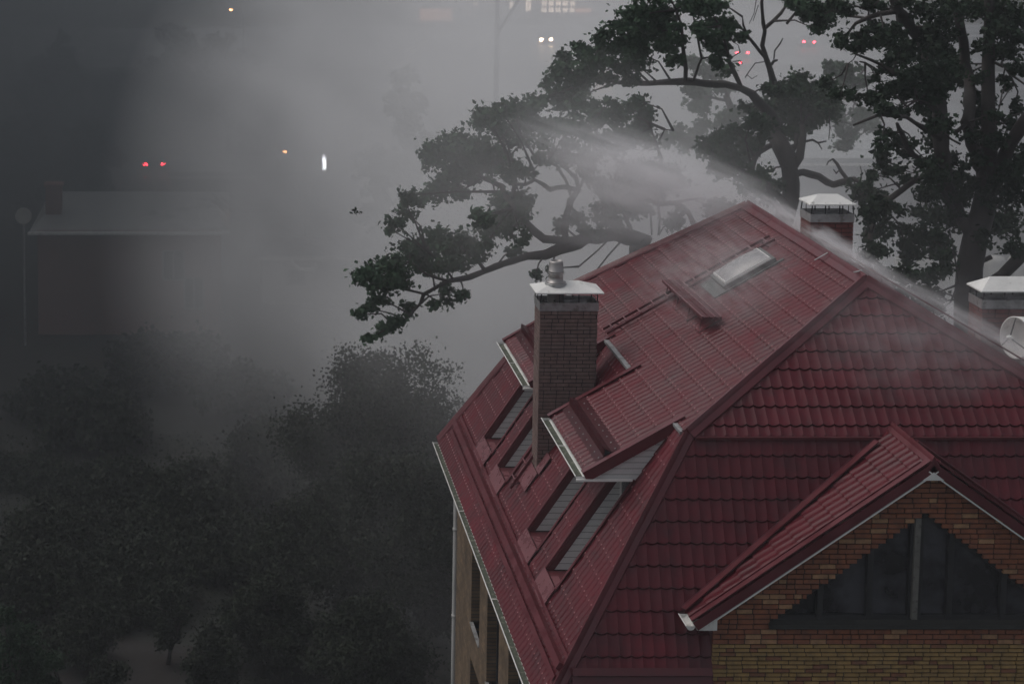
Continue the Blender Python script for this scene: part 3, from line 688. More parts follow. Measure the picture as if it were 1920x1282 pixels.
# ------------------------------------------------------------------ chimneys
def chimney(x0, x1, y0, y1, z0, z1, bm_, roof, name="chimney", capw=.07, ridge=.45, pipe=None, seed=0, leg=.215, ch=.075):
    mb = MB(); g = .012; mb.box((x0+g, y0+g, z0), (x1-g, y1-g, z1), 1)
    bricks(mb, x0, x1, y0, z0, z1, ch=ch, L=.25, dep=.05, seed=seed, jit=.008, gap=.014); bricks(mb, x0, x1, y1, z0, z1, ch=ch, dep=.05, sgn=1, seed=seed+1, gap=.014)
    bricks(mb, y0+.052, y1-.052, x0, z0, z1, ch=ch, axis='y', dep=.05, seed=seed+2, gap=.014); bricks(mb, y0+.052, y1-.052, x1, z0, z1, ch=ch, axis='y', dep=.05, sgn=1, seed=seed+3, gap=.014)
    c = mb.build(name, [bm_, M['mortar']], house)
    mb = MB(); t = .012; zb = z1+.14
    for a, b in (((x0-t, y0-t, z1-.02), (x1+t, y0, zb)), ((x0-t, y1, z1-.02), (x1+t, y1+t, zb)), ((x0-t, y0, z1-.02), (x0, y1, zb)), ((x1, y0, z1-.02), (x1+t, y1, zb))): mb.box(a, b)
    mb.box((x0, y0, z1), (x1, y1, z1+.02)); mb.build("metal_collar", M['galv'], c)
    mb = MB(); zc = zb+leg
    n = 3
    for i in range(n+1):
        x = x0+(x1-x0)*i/n
        for y in (y0, y1): mb.bar((x, y, zb-.03), (x+(.03 if i == 0 else -.03 if i == n else 0), y, zc+.02), .022, .01, up=(0, 1, 0))
    for y in (y0+(y1-y0)/2,):
        for x in (x0, x1): mb.bar((x, y, zb-.03), (x, y, zc+.02), .022, .01, up=(1, 0, 0))
    mb.box((x0+.15, (y0+y1)/2-.12, z1+.06), (x1-.15, (y0+y1)/2+.12, z1+.10))
    mb.build("cap_leg", M['dark'], c)
    mb = MB(); X0, X1, Y0, Y1 = x0-capw, x1+capw, y0-capw, y1+capw; ym = (Y0+Y1)/2; xr0 = X0+(X1-X0)*(.5-ridge/2); xr1 = X0+(X1-X0)*(.5+ridge/2); h = roof
    V = [(X0, Y0, zc), (X1, Y0, zc), (X1, Y1, zc), (X0, Y1, zc), (xr0, ym, zc+h), (xr1, ym, zc+h)]
    mb.add(V, [(0, 1, 5, 4), (1, 2, 5), (2, 3, 4, 5), (3, 0, 4)]); mb.add([(x, y, z-.012) for x, y, z in V], [(4, 5, 1, 0), (5, 2, 1), (5, 4, 3, 2), (4, 0, 3)])
    for i in range(4):
        a = Vector(V[i]); b = Vector(V[(i+1) % 4]); mb.bar(a-Vector((0, 0, .012)), b-Vector((0, 0, .012)), .012, .024)
    cp = mb.build("rain_cap", M['white'], c)
    return c, zc
c1, zc1 = chimney(6.20, 7.32, 33.34, 33.92, 10.3, 13.545, M['brick_c'], .16, seed=11, ridge=.34, capw=.09)
fp = Vector((6.545, 33.60, 0))
mb = MB(); mb.lathe(fp, [(0.159, zc1-.5), (0.159, zc1+.10), (0.189, zc1+.12), (0.189, zc1+.15), (0.140, zc1+.155), (0.140, zc1+.30), (0.149, zc1+.305), (0.149, zc1+.32), (0.140, zc1+.325), (0.144, zc1+.34), (0.152, zc1+.345), (0.152, zc1+.36), (0.144, zc1+.365), (0.132, zc1+.52), (0.120, zc1+.56), (0.104, zc1+.56), (0.104, zc1+.45), (0.000, zc1+.45)], 28)
flue = mb.build("flue_pipe", M['steel'], c1, smooth=True)
mb = MB(); mb.lathe(fp, [(0.210, zc1+.055), (0.206, zc1+.115), (0.192, zc1+.125), (0.156, zc1+.128)], 28); mb.lathe(fp, [(0.204, zc1+.11), (0.216, zc1+.112), (0.216, zc1+.12), (0.156, zc1+.122)], 28); mb.build("flue_collar", M['galv'], flue, smooth=True)
# flashing tray at the chimney foot
mb = MB(); z = ZB-(XB-6.1)*tLL
P = [LLp(6.22, 33.1, .06), LLp(6.22, 34.0, .06), LLp(5.98, 34.0, .06), LLp(5.98, 33.1, .06)]; mb.prism(P, nLL*.01)
P = [LLp(6.45, 33.0, .062), LLp(6.45, 33.33, .062), LLp(6.23, 33.33, .062), LLp(6.23, 33.0, .062)]; mb.prism(P, nLL*.01); mb.build("chimney_flashing", M['plate'], c1)
chimney(11.60, 12.44, 34.0, 34.6, 14.0, 15.155, M['brick_d'], .15, seed=21, ridge=.42, capw=.035, leg=.20, ch=.085)
chimney(13.72, 14.9, 31.0, 31.55, 12.8, 14.18, M['brick_d'], .20, seed=31, ridge=.55, capw=.04, leg=.17, ch=.085)

# ------------------------------------------------------------------ round white antenna beside the right chimney
dish = thing("satellite_dish", "round white drum antenna with dark struts beside right-hand chimney", "antenna", (13.95, 29.85, 13.2))
ax = Vector((-.93, -.30, .08)).normalized(); dc = Vector((14.10, 29.95, 13.91))
mb = MB(); mb.lathe(dc, [(.02, -.02), (.30, .0), (.36, .05), (.37, .30), (.355, .31), (.345, .30), (.33, .08), (.2, .03), (.0, .02)], 36, ax=ax); mb.build("drum", M['white'], dish, smooth=True)
mb = MB(); X = ax.orthogonal().normalized(); Yv = ax.cross(X)
for t in (20, 140, 260):
    p = dc+ax*.31+(X*math.cos(R(t))+Yv*math.sin(R(t)))*.34; mb.tube([p, dc+ax*.42], .012, 6)
mb.build("strut", M['dark'], dish); mb = MB(); mb.lathe(dc, [(.0, .48), (.04, .46), (.05, .40), (.02, .36)], 12, ax=ax); mb.build("feed", M['white'], dish, smooth=True)
mb = MB(); mb.tube([dc-ax*.02, dc-ax*.2, dc-ax*.2-Vector((0, 0, 1.1))], .03, 8); mb.build("mast", M['galv'], dish)
# ---- surroundings
# ------------------------------------------------------------------ ground, street
def surf(name, pts, z, m, kind="structure"):
    mb = MB(); mb.add([(x, y, z) for x, y in pts], [tuple(range(len(pts)))]); o = mb.build(name, m); return tag(o, kind=kind)
M['soil'] = mat("wet_ground", (.012, .014, .010), .9, 0, .5, .12, .4, 3, dirt_veil=((.03, .02, .015), .06, .55, .9))
M['asphalt'] = mat("wet_asphalt", (.06, .06, .062), .5, 0, .3, .15, .1, 2)
M['bare'] = mat("bare_reddish_soil", (.0095, .0065, .005), .9, 0, .5, .8, .5, 6)
M['line'] = mat("road_paint", (.7, .7, .68), .5, 0, .2)
surf("ground", [(-900, -100), (900, -100), (900, 1500), (-900, 1500)], 0, M['soil'])
def road(y0, y1, sk, z=.004):
    surf("road", [(-500, y0-sk*500), (500, y0+sk*500), (500, y1+sk*500), (-500, y1-sk*500)], z, M['asphalt'])
road(196, 246, .05); surf("parking", [(10, 112), (120, 112), (120, 192), (10, 192)], .006, M['asphalt'])
surf("road", [(-70, 120), (26, 126), (26, 136), (-70, 131)], .010, M['asphalt'])
for yy in (213, 229):
    mb = MB()
    for k in range(-20, 24): mb.add([(k*9, yy+.05*k*9, .009), (k*9+4, yy+.05*(k*9+4), .009), (k*9+4, yy+.3+.05*(k*9+4), .009), (k*9, yy+.3+.05*k*9, .009)], [(0, 1, 2, 3)])
    tag(mb.build("road_markings", M['line']), kind="structure")
mb = MB()
for yy in (195.6, 246.1): mb.prism([(-400, yy-20, 0), (-400, yy-19.7, 0), (-400, yy-19.7, .13), (-400, yy-20, .13)], (800, 40, 0))
tag(mb.build("kerb", mat("kerb_concrete", (.3, .3, .29), .8)), kind="structure")
# bare soil seen through the trees, an uneven patch
rs = random.Random(5); P = []
for k in range(26):
    t = 2*math.pi*k/26; P.append((-2.6+2.4*math.cos(t)*(.6+.7*rs.random()), 46.8+2.2*math.sin(t)*(.6+.7*rs.random())))
surf("path", P, .008, M['bare'])
# low ground cover
def leaf_arrays(C, size, seed, flat=.0, asp=1.5):
    """one folded, lobed leaf (6 points, 4 faces) at each centre"""
    g = np.random.default_rng(seed); n = len(C)
    a = g.normal(size=(n, 3)); a /= np.linalg.norm(a, axis=1)[:, None]
    b = g.normal(size=(n, 3)); b[:, 2] *= (1-flat); b -= (a*b).sum(1)[:, None]*a; b /= np.linalg.norm(b, axis=1)[:, None]
    c = np.cross(a, b); s = (size*(.6+.8*g.random(n)))[:, None]
    w = s/asp
    V = np.stack([C-a*s*.5, C-a*s*.12+b*w*.30+c*w*.1, C+a*s*.22+b*w*.5+c*w*.14, C+a*s*.55, C+a*s*.22-b*w*.5+c*w*.14, C-a*s*.12-b*w*.30+c*w*.1], 1)
    return V
def leafmesh(name, C, size, m, parent=None, org=None, seed=0, asp=1.4):
    V = leaf_arrays(np.asarray(C), size, seed, asp=asp); n = len(V)
    o = ORG[parent.name] if parent else Vector(org or (0, 0, 0))
    V = (V-np.array(o)[None, None, :]).reshape(-1, 3).astype(np.float32)
    me = bpy.data.meshes.new(name); me.vertices.add(len(V)); me.vertices.foreach_set("co", V.ravel())
    base = (np.arange(n)*6)[:, None]
    q = np.concatenate([base+np.array([[0, 1, 2, 3]]), base+np.array([[0, 3, 4, 5]])], 1).reshape(-1)
    me.loops.add(len(q)); me.loops.foreach_set("vertex_index", q.astype(np.int32))
    me.polygons.add(2*n); me.polygons.foreach_set("loop_start", (np.arange(2*n)*4).astype(np.int32)); me.polygons.foreach_set("loop_total", np.full(2*n, 4, np.int32))
    me.materials.append(m); me.update(); me.validate()
    return link(name, me, parent, o)
C = rng.random((60000, 3))*np.array([45, 25, .3])+np.array([-38, 42, 0]); C[:, 2] *= rng.random(60000)
keep = ~((np.abs(C[:, 0]+2.6) < 2.2) & (np.abs(C[:, 1]-46.8) < 2))
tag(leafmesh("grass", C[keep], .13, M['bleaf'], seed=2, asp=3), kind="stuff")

# ------------------------------------------------------------------ oaks traced limb by limb
def wob(u, v, k):
    return (math.sin(u/61+k)+math.sin(v/47+2*k)+.6*math.sin((u+v)/29+3*k))*.85
def clump(c, r, n, g):
    """leaf centres in a lumpy ellipsoid: small twig clusters inside the larger clump"""
    k = max(3, int(n/26)); d = g.normal(size=(k, 3)); d /= np.linalg.norm(d, axis=1)[:, None]
    sub = d*(g.random((k, 1))**.45)*np.array(r)*.92+np.array(c)
    idx = g.integers(0, k, n); sr = (min(r)*.26+.06)
    w = np.where(g.random(n) < .2, 1.75, .9)[:, None]
    return sub[idx]+np.clip(g.normal(size=(n, 3)), -1.9, 1.9)*sr*.72*w*np.array([1, 1, .75])
def oak(name_label, Y0, key, trunk, limbs, blobs, lm, lsize=.13, dens=430, twig=True, name="oak_tree", rbase=None, group=None):
    base = W(*trunk[-1][:2], Y=Y0+wob(*trunk[-1][:2], key))
    root = thing(name, name_label, "tree", (base.x, base.y, 0), group)
    def P(u, v, dz=0): return W(u, v, Y=Y0+wob(u, v, key)+dz)
    rad = lambda w, p: w*.5*p.y/F
    mb = MB(); nodes = []
    rs = random.Random(key*100)
    def limb(pts, k=8):
        pp = [P(a, b) for a, b, w in pts]; rr = [rad(w, p) for (a, b, w), p in zip(pts, pp)]
        Q, RR = [], []
        for i in range(len(pp)-1):
            n = max(1, int((pp[i+1]-pp[i]).length/.35))
            for j in range(n):
                t = j/n; q = pp[i].lerp(pp[i+1], t); r = rr[i]*(1-t)+rr[i+1]*t
                Q.append(q+Vector((rs.uniform(-1, 1), rs.uniform(-1, 1), rs.uniform(-1, 1)))*r*(.22 if 0 < i+j else 0)); RR.append(r*rs.uniform(.88, 1.12))
        Q.append(pp[-1]); RR.append(rr[-1]); mb.tube(Q, RR, k); nodes.extend(Q)
    pts = [P(a, b) for a, b, w in trunk]; rr = [rad(w, p) for (a, b, w), p in zip(trunk, pts)]
    b0 = pts[-1]; zz = [b0.z*(1-t) for t in (.25, .5, .75, .93, 1)]
    dx = (pts[-1]-pts[-2]); dx = Vector((dx.x, dx.y, 0)).normalized()*.1 if dx.length else Vector()
    pts += [Vector((b0.x+dx.x*i, b0.y+dx.y*i, z)) for i, z in enumerate(zz)]; rr += [rr[-1]*f for f in (1.03, 1.08, 1.15, 1.4, 1.9)]
    root.location = (pts[-1].x, pts[-1].y, 0); ORG[root.name] = Vector(root.location)
    mb.tube(pts, rr, 12); nodes.extend(pts)
    for l in limbs: limb(l)
    g = np.random.default_rng(key); C = []
    NP = np.array([tuple(q) for q in nodes])
    for bl in blobs:
        u, v, ru, rv = bl[:4]; dd = bl[4] if len(bl) > 4 else rs.uniform(-1.3, 1.3)
        c = P(u, v, dd); sc = c.y/F; rx, rz = ru*sc, rv*sc; ry = max(rx, rz)*rs.uniform(.8, 1.3)
        rx *= 1.1; rz *= 1.12; n = int(dens*(math.pi*rx*rz)*1.9+40)
        C.append(clump(c, (rx, ry, rz), n, g))
        if twig:
            i = int(np.argmin(((NP-np.array(c))**2).sum(1))); a = Vector(NP[i]); L = (c-a).length
            if L > .15:
                mid = a.lerp(c, .5)+Vector((rs.uniform(-.12, .12), rs.uniform(-.1, .1), rs.uniform(-.05, .15)))*min(L, 1.5)
                mb.tube([a, mid, c, c+(c-mid).normalized()*min(.3, rx*.6)], [.022+.012*min(L, 2), .02, .012, .005], 5)
                for _ in range(2):
                    e = c+Vector((rs.uniform(-rx, rx), rs.uniform(-ry, ry), rs.uniform(-rz, rz)))*.9; mb.tube([mid.lerp(c, .6), e], [.012, .005], 4)
    mb.build("trunk", M['bark'], root, smooth=True)
    leafmesh("crown", np.concatenate(C), lsize, lm, root, seed=key)
    return root
T1 = [(1196, 462, 34), (1203, 490, 44)]
L1 = [[(1200, 470, 34), (1209, 455, 30), (1180, 441, 30), (1150, 437, 26), (1100, 448, 24), (1050, 465, 22), (1020, 478, 18), (990, 481, 15), (960, 489, 14), (930, 500, 13), (905, 510, 12), (880, 519, 12), (862, 522, 11), (840, 527, 9), (815, 540, 8), (795, 552, 8), (788, 570, 6), (775, 584, 4), (760, 600, 3)],
 [(910, 508, 8), (900, 495, 7), (885, 480, 4)], [(840, 527, 7), (800, 515, 5), (770, 490, 3)], [(800, 552, 5), (770, 545, 4), (745, 540, 3)], [(850, 524, 5), (825, 490, 4), (800, 470, 3)], [(795, 560, 4), (770, 590, 3), (740, 610, 2)],
 [(1100, 448, 18), (1060, 452, 16), (1020, 447, 16), (1000, 432, 15), (980, 412, 15), (962, 390, 14), (950, 368, 12), (940, 350, 11), (925, 343, 9), (905, 333, 7), (885, 346, 5), (868, 356, 3)],
 [(962, 370, 9), (966, 340, 9), (963, 312, 8), (956, 292, 7), (945, 276, 5), (932, 271, 4), (918, 279, 2)], [(955, 345, 6), (985, 346, 6), (1003, 338, 7), (1018, 345, 8), (1032, 355, 9), (1060, 350, 10), (1085, 356, 12), (1070, 375, 12), (1062, 400, 14), (1058, 430, 14), (1062, 455, 14)],
 [(1085, 356, 9), (1080, 335, 8), (1062, 318, 7), (1048, 305, 6), (1030, 300, 5), (1010, 306, 3)], [(1070, 365, 7), (1062, 340, 6), (1045, 312, 5), (1030, 305, 3)], [(1000, 338, 4), (1000, 320, 4), (1010, 308, 2)], [(1087, 352, 6), (1098, 325, 5), (1104, 305, 3)],
 [(1310, 440, 12), (1300, 418, 11), (1290, 398, 10), (1275, 384, 10), (1255, 380, 9), (1235, 386, 7), (1215, 370, 5)], [(1235, 440, 5), (1237, 410, 4), (1233, 385, 4)], [(1222, 440, 4), (1220, 400, 3)], [(1240, 300, 8), (1235, 285, 6), (1228, 262, 5), (1220, 240, 3)], [(1237, 262, 4), (1246, 243, 3), (1262, 245, 2)], [(1245, 380, 6), (1238, 330, 8), (1238, 290, 7)],
 [(1150, 440, 4), (1120, 470, 3), (1085, 500, 3)], [(1170, 446, 4), (1140, 480, 3), (1120, 505, 3)], [(1140, 385, 5), (1150, 340, 5), (1165, 305, 4), (1185, 298, 3)], [(1190, 450, 8), (1170, 400, 7), (1150, 380, 6), (1145, 330, 5)], [(1040, 478, 4), (1035, 500, 3), (1030, 520, 2)]]
B1 = [(690,520,24,20),(715,505,28,20),(745,500,30,22),(775,470,30,26),(805,455,34,24),(840,455,34,22),(870,462,30,24),(895,475,16,20),(800,495,34,16),(840,495,32,16),(870,488,24,12),(720,540,30,16),(762,528,22,12),(690,578,20,11),(672,590,10,7),(710,560,18,12),(835,550,13,22),(818,573,12,8),(867,557,7,15),(766,577,13,14),(745,605,20,12),(720,618,22,10),(692,634,17,7),
 (740,418,14,13),(728,428,7,7),(765,400,14,11),(785,378,20,10),(770,366,18,9),(815,363,26,15),(838,350,24,18),(866,372,13,14),(757,376,10,7),
 (800,298,16,20),(820,288,24,22),(850,273,30,24),(880,273,32,26),(905,283,30,26),(860,308,36,24),(895,313,34,24),(925,300,22,22),(845,328,26,16),(880,335,20,12),
 (898,213,14,14),(893,233,10,12),(915,222,20,19),(940,208,20,17),(930,240,18,14),(965,203,20,16),(985,203,20,16),(975,233,24,17),(955,253,18,15),(980,263,14,17),(1010,238,22,18),(1015,262,15,14),(1000,215,16,14),
 (940,310,26,18),(960,322,24,16),(1020,300,24,10),(1045,295,20,12),(992,322,18,8),
 (955,380,20,22),(975,390,20,22),(935,402,22,18),(960,410,28,20),(905,410,18,16),(925,430,24,18),(915,455,16,9),(985,372,14,14),(950,440,18,12),(980,445,10,16),(965,472,16,9),(935,375,14,12),(895,398,10,8),
 (1040,235,20,12),(1065,245,24,14),(1090,235,22,22),(1085,203,14,16),(1120,215,24,22),(1150,220,24,22),(1145,193,12,10),(1185,205,18,20),(1195,188,10,10),(1200,235,22,18),(1215,215,12,16),(1165,255,34,18),(1200,270,28,16),(1115,265,28,14),(1090,295,26,20),(1100,320,16,14),(1140,285,22,14),(1100,337,10,10),(1065,270,18,10),
 (1190,320,28,20,1),(1230,325,34,24,1),(1255,335,24,22,1),(1215,355,32,20,1),(1175,345,22,18,1),(1150,370,28,20,1),(1195,385,32,20,.5),(1135,400,28,16,.5),(1120,345,20,12,1),
 (1050,425,20,12),(1075,405,16,14),(1095,430,20,10),(1150,415,22,14),(1260,420,18,12),(1270,405,10,14),(1345,392,20,17,1.5),(1372,387,13,12,1.5),(1110,440,18,7),(1035,505,10,9),(1005,512,8,10)]
oak("spreading oak whose long low limb reaches left behind the brick chimney", 43.5, 1, T1, L1, B1, M['oakleaf'], dens=520, lsize=.125, group="oaks behind the house")
T2 = [(1446, 228, 24), (1452, 250, 28), (1462, 270, 34), (1474, 292, 36), (1480, 315, 30), (1484, 345, 31), (1482, 375, 33), (1474, 400, 36), (1462, 430, 42)]
L2 = [[(1456, 235, 24), (1440, 208, 20), (1425, 193, 18), (1410, 176, 16), (1390, 165, 15), (1360, 159, 15), (1320, 156, 14), (1290, 153, 14), (1260, 153, 12), (1220, 156, 10), (1190, 157, 8), (1160, 155, 7), (1130, 150, 5), (1100, 152, 3)],
 [(1285, 152, 9), (1285, 130, 9), (1284, 110, 8), (1280, 80, 7), (1278, 50, 6), (1268, 20, 4)], [(1390, 165, 9), (1378, 140, 9), (1368, 115, 7), (1360, 82, 5), (1350, 50, 3)], [(1300, 153, 6), (1315, 110, 5), (1308, 70, 4), (1300, 30, 3)],
 [(1458, 175, 13), (1450, 150, 13), (1443, 130, 12), (1436, 110, 11), (1430, 86, 9), (1434, 60, 8), (1430, 30, 7), (1428, 5, 6), (1432, -30, 5)], [(1433, 54, 8), (1450, 40, 7), (1464, 26, 6), (1476, 8, 4)], [(1437, 112, 6), (1415, 85, 6), (1401, 66, 5), (1394, 48, 4), (1392, 32, 2)],
 [(1446, 122, 6), (1451, 115, 5), (1458, 113, 4)], [(1451, 112, 3), (1453, 95, 3), (1462, 83, 3), (1468, 72, 2)], [(1440, 115, 2), (1416, 119, 2), (1404, 135, 2), (1397, 146, 2)], [(1400, 140, 1.5), (1410, 148, 1.5), (1420, 142, 1.2)], [(1372, 108, 2), (1388, 98, 2), (1384, 85, 1.5), (1370, 75, 1.2)], [(1374, 116, 2), (1388, 114, 2), (1392, 120, 1.5)],
 [(1489, 310, 18), (1500, 292, 18), (1505, 272, 16), (1506, 255, 12), (1503, 235, 8)], [(1480, 290, 14), (1492, 270, 9), (1494, 250, 8)], [(1508, 266, 5), (1524, 263, 5), (1534, 268, 4), (1549, 265, 3)], [(1534, 268, 3), (1538, 275, 2), (1541, 280, 2)],
 [(1488, 327, 16), (1505, 323, 15), (1520, 326, 14), (1535, 332, 14), (1550, 341, 14), (1562, 347, 14), (1578, 342, 12), (1600, 335, 9), (1618, 345, 6), (1640, 362, 4)], [(1590, 338, 7), (1578, 322, 7), (1570, 308, 6), (1561, 299, 5), (1553, 303, 3), (1550, 310, 2)], [(1575, 318, 3), (1568, 325, 3), (1563, 318, 2)], [(1612, 340, 3), (1616, 325, 2), (1613, 312, 2)],
 [(1478, 385, 16), (1455, 362, 14), (1430, 340, 13), (1403, 328, 13), (1380, 315, 10), (1358, 302, 6), (1340, 290, 3)], [(1456, 268, 10), (1440, 276, 10), (1425, 285, 9), (1415, 297, 10), (1410, 315, 12), (1408, 332, 12)], [(1470, 312, 4), (1455, 314, 3), (1447, 322, 2)], [(1466, 400, 12), (1448, 375, 10), (1425, 352, 8)],
 [(1475, 45, 5), (1495, 20, 4), (1520, 5, 3)], [(1418, 0, 2), (1414, 25, 1.5), (1405, 45, 1.2)], [(1422, 10, 1.5), (1412, 40, 1.2)], [(1555, 215, 3), (1556, 240, 2), (1554, 262, 1.5)]]
B2 = [(1135,75,22,16),(1160,45,20,20),(1195,30,28,22),(1235,20,28,20),(1245,45,30,20),(1210,60,34,22),(1170,85,34,20),(1130,100,22,16),(1200,100,34,22),(1150,125,30,12),(1090,95,22,12),(1060,105,18,11),(1100,120,34,18),(1060,130,26,16),(1030,150,20,12),(1075,155,34,20),(1045,180,24,16),(1010,187,13,11),(1090,180,24,14),(1060,198,16,9),(1120,150,26,12),(1145,145,13,7),(1180,150,18,13),(1190,120,28,14),(1250,80,32,20),(1260,110,22,12),(1268,55,12,12),(1320,15,28,15),(1350,8,20,11),(1290,12,20,12),(1310,55,22,12),(1345,45,24,13),(1368,45,14,11),(1330,75,24,15),(1358,62,16,10),(1350,92,16,17),(1340,118,18,12),(1385,70,10,8),(1396,66,5,8),(1362,130,14,12),(1300,10,30,14),(1230,-15,40,20),(1320,-20,50,18),
 (1500,143,11,15),(1480,165,28,14),(1440,165,12,10),(1470,190,38,20),(1510,178,32,22),(1545,190,26,20),(1430,205,26,18),(1400,202,12,11),(1480,220,42,24),(1530,215,32,20),(1568,202,17,14),(1430,235,26,16),(1410,226,18,14),(1475,250,30,15),(1505,238,24,12),(1540,160,22,16),(1560,175,20,14),(1455,170,16,12),
 (1350,255,26,14),(1330,275,26,15),(1360,280,30,18),(1390,262,26,17),(1400,285,24,18),(1370,308,30,14),(1340,300,26,13),(1420,265,16,15),(1395,332,22,9),(1425,322,15,10),(1440,345,16,10),(1410,350,22,11),(1440,366,20,14),(1458,342,9,9),(1380,245,16,10),(1350,322,22,10),
 (1490,5,26,12),(1520,15,24,16),(1545,35,14,16),(1530,55,12,10),(1510,30,16,12),(1500,-15,40,14),(1600,350,16,10),(1625,345,14,9)]
oak("gnarled oak with thick bent trunk and bare forked stem behind the ridge", 46.5, 2, T2, L2, B2, M['oakleaf'], dens=520, lsize=.13, group="oaks behind the house")
T3 = [(1856, -40, 18), (1855, 50, 20), (1853, 120, 24), (1853, 200, 26), (1855, 280, 30), (1850, 350, 38), (1842, 400, 44), (1828, 450, 46), (1818, 500, 48), (1815, 560, 50), (1815, 620, 52)]
L3 = [[(1846, 370, 26), (1838, 320, 24), (1826, 270, 24), (1816, 230, 24), (1819, 170, 22), (1811, 120, 20), (1802, 60, 18), (1790, 0, 14), (1785, -30, 10)], [(1850, 380, 26), (1876, 315, 26), (1895, 268, 26), (1915, 235, 24), (1940, 200, 20)],
 [(1820, 440, 24), (1795, 395, 24), (1775, 345, 28), (1768, 280, 32), (1764, 220, 28), (1758, 175, 24), (1745, 120, 22), (1725, 75, 22), (1706, 50, 22), (1685, 20, 20), (1670, -20, 18)], [(1830, 560, 24), (1860, 532, 22), (1882, 517, 22), (1905, 492, 24), (1930, 462, 24)],
 [(1790, 400, 12), (1760, 345, 9), (1735, 331, 10), (1712, 340, 10), (1690, 357, 12), (1670, 372, 12), (1655, 390, 10), (1640, 405, 7)], [(1775, 350, 10), (1752, 325, 9), (1735, 305, 9), (1712, 290, 12), (1700, 270, 12), (1690, 250, 10), (1682, 232, 6)], [(1708, 50, 9), (1680, 22, 9), (1650, 26, 10), (1630, 33, 10), (1605, 44, 6), (1590, 62, 4)], [(1628, 34, 4), (1629, 20, 4), (1648, 2, 3)], [(1628, 20, 3), (1605, 12, 3), (1590, 6, 2)], [(1665, 22, 4), (1630, 35, 5), (1590, 30, 5), (1560, 20, 4)],
 [(1880, 125, 6), (1866, 118, 6)], [(1878, 118, 5), (1892, 138, 5), (1912, 152, 4), (1930, 165, 3)], [(1880, 170, 3), (1875, 195, 3), (1868, 225, 3)], [(1895, 165, 2), (1885, 180, 2), (1872, 200, 2)], [(1915, 212, 3), (1895, 218, 3), (1882, 232, 2)], [(1735, 295, 3), (1712, 325, 3), (1698, 320, 2)], [(1810, 500, 6), (1842, 490, 9), (1858, 482, 10)], [(1800, 270, 5), (1785, 262, 4), (1770, 250, 4)], [(1640, 128, 4), (1622, 118, 3), (1612, 116, 3)], [(1700, 200, 4), (1720, 188, 4), (1742, 195, 5)], [(1790, 250, 9), (1812, 232, 8)],
 [(1800, 560, 4), (1790, 480, 3), (1780, 430, 2)], [(1640, 405, 8), (1632, 440, 10), (1630, 480, 12), (1625, 520, 14)], [(1655, 130, 3), (1644, 125, 3)], [(1610, 95, 3), (1600, 112, 2), (1590, 120, 2)], [(1762, 215, 14), (1700, 150, 9), (1650, 120, 6), (1600, 100, 4)], [(1762, 260, 12), (1700, 220, 8), (1650, 215, 6), (1600, 235, 4)]]
B3 = [(1540,10,20,12),(1575,15,28,14),(1535,35,12,14),(1625,5,20,9),(1650,12,28,9),(1690,5,28,8),(1740,20,28,20),(1780,20,30,20),(1830,15,34,20),(1880,15,40,24),(1910,40,18,28),(1600,68,28,12),(1640,52,26,12),(1680,62,18,14),(1650,76,40,16),(1692,88,30,14),(1572,78,16,12),(1612,90,30,9),(1742,60,22,22),(1770,50,26,22),(1760,92,30,20),(1722,105,34,18),(1682,112,22,16),(1672,132,18,12),(1712,140,36,20),(1760,130,38,24),(1798,118,22,18),(1840,92,14,12),(1872,60,22,30),(1890,98,22,20),(1905,60,18,24),
 (1640,142,11,8),(1690,165,30,20),(1740,170,34,22),(1780,152,22,16),(1808,145,16,22),(1838,148,12,12),(1848,182,14,16),(1820,178,10,14),(1882,148,8,8),(1885,162,7,6),(1650,170,22,13),(1630,190,22,14),(1662,205,22,14),(1578,172,22,10),(1552,155,14,10),
 (1690,205,20,11),(1722,198,16,8),(1750,210,20,18),(1762,240,22,22),(1752,270,18,18),(1658,250,14,11),(1652,268,12,12),(1680,268,12,15),(1692,288,12,9),(1650,300,13,20),(1660,320,16,11),(1680,318,11,10),(1640,328,12,8),(1700,338,15,7),(1738,302,18,16),(1770,300,24,22),(1750,330,26,20),(1790,332,26,20),(1740,360,24,16),(1780,365,30,20),(1818,352,18,20),(1716,270,5,4),
 (1828,210,12,18),(1850,230,22,18),(1828,255,16,12),(1860,265,24,18),(1890,235,12,14),(1904,200,10,18),(1880,320,32,28),(1900,370,24,28),(1860,360,18,26),(1832,292,13,12),(1812,312,7,9),(1850,205,14,14),(1868,215,10,10),(1908,290,20,30),
 (1612,365,18,13),(1640,370,22,14),(1660,385,22,15),(1640,400,26,17),(1620,396,15,10),(1690,395,10,8),(1650,430,28,16),(1622,445,18,13),(1698,432,18,13),(1740,400,28,22),(1780,410,32,22),(1740,440,32,20),(1700,462,20,15),(1650,470,28,16),(1712,480,28,17),(1622,478,16,12),(1760,460,28,20),(1740,512,24,17),(1700,520,30,17),(1660,510,22,12),(1772,500,13,17),(1750,552,17,13),(1722,545,26,12),(1682,545,20,12),(1890,420,26,26),(1862,420,20,24),(1902,462,18,14),(1845,450,12,18),(1712,570,22,14),(1745,590,20,14),(1765,480,16,12),(1900,330,24,24),(1800,380,20,16),(1760,570,13,14),(1905,120,13,24)]
oak("huge dark oak with several heavy trunks filling the right edge", 42.5, 3, T3, L3, B3, M['dleaf'], dens=520, lsize=.12, group="oaks behind the house")
T4 = [(1360, 178, 10), (1372, 205, 14), (1382, 235, 16), (1392, 270, 18), (1400, 320, 22), (1405, 380, 26)]
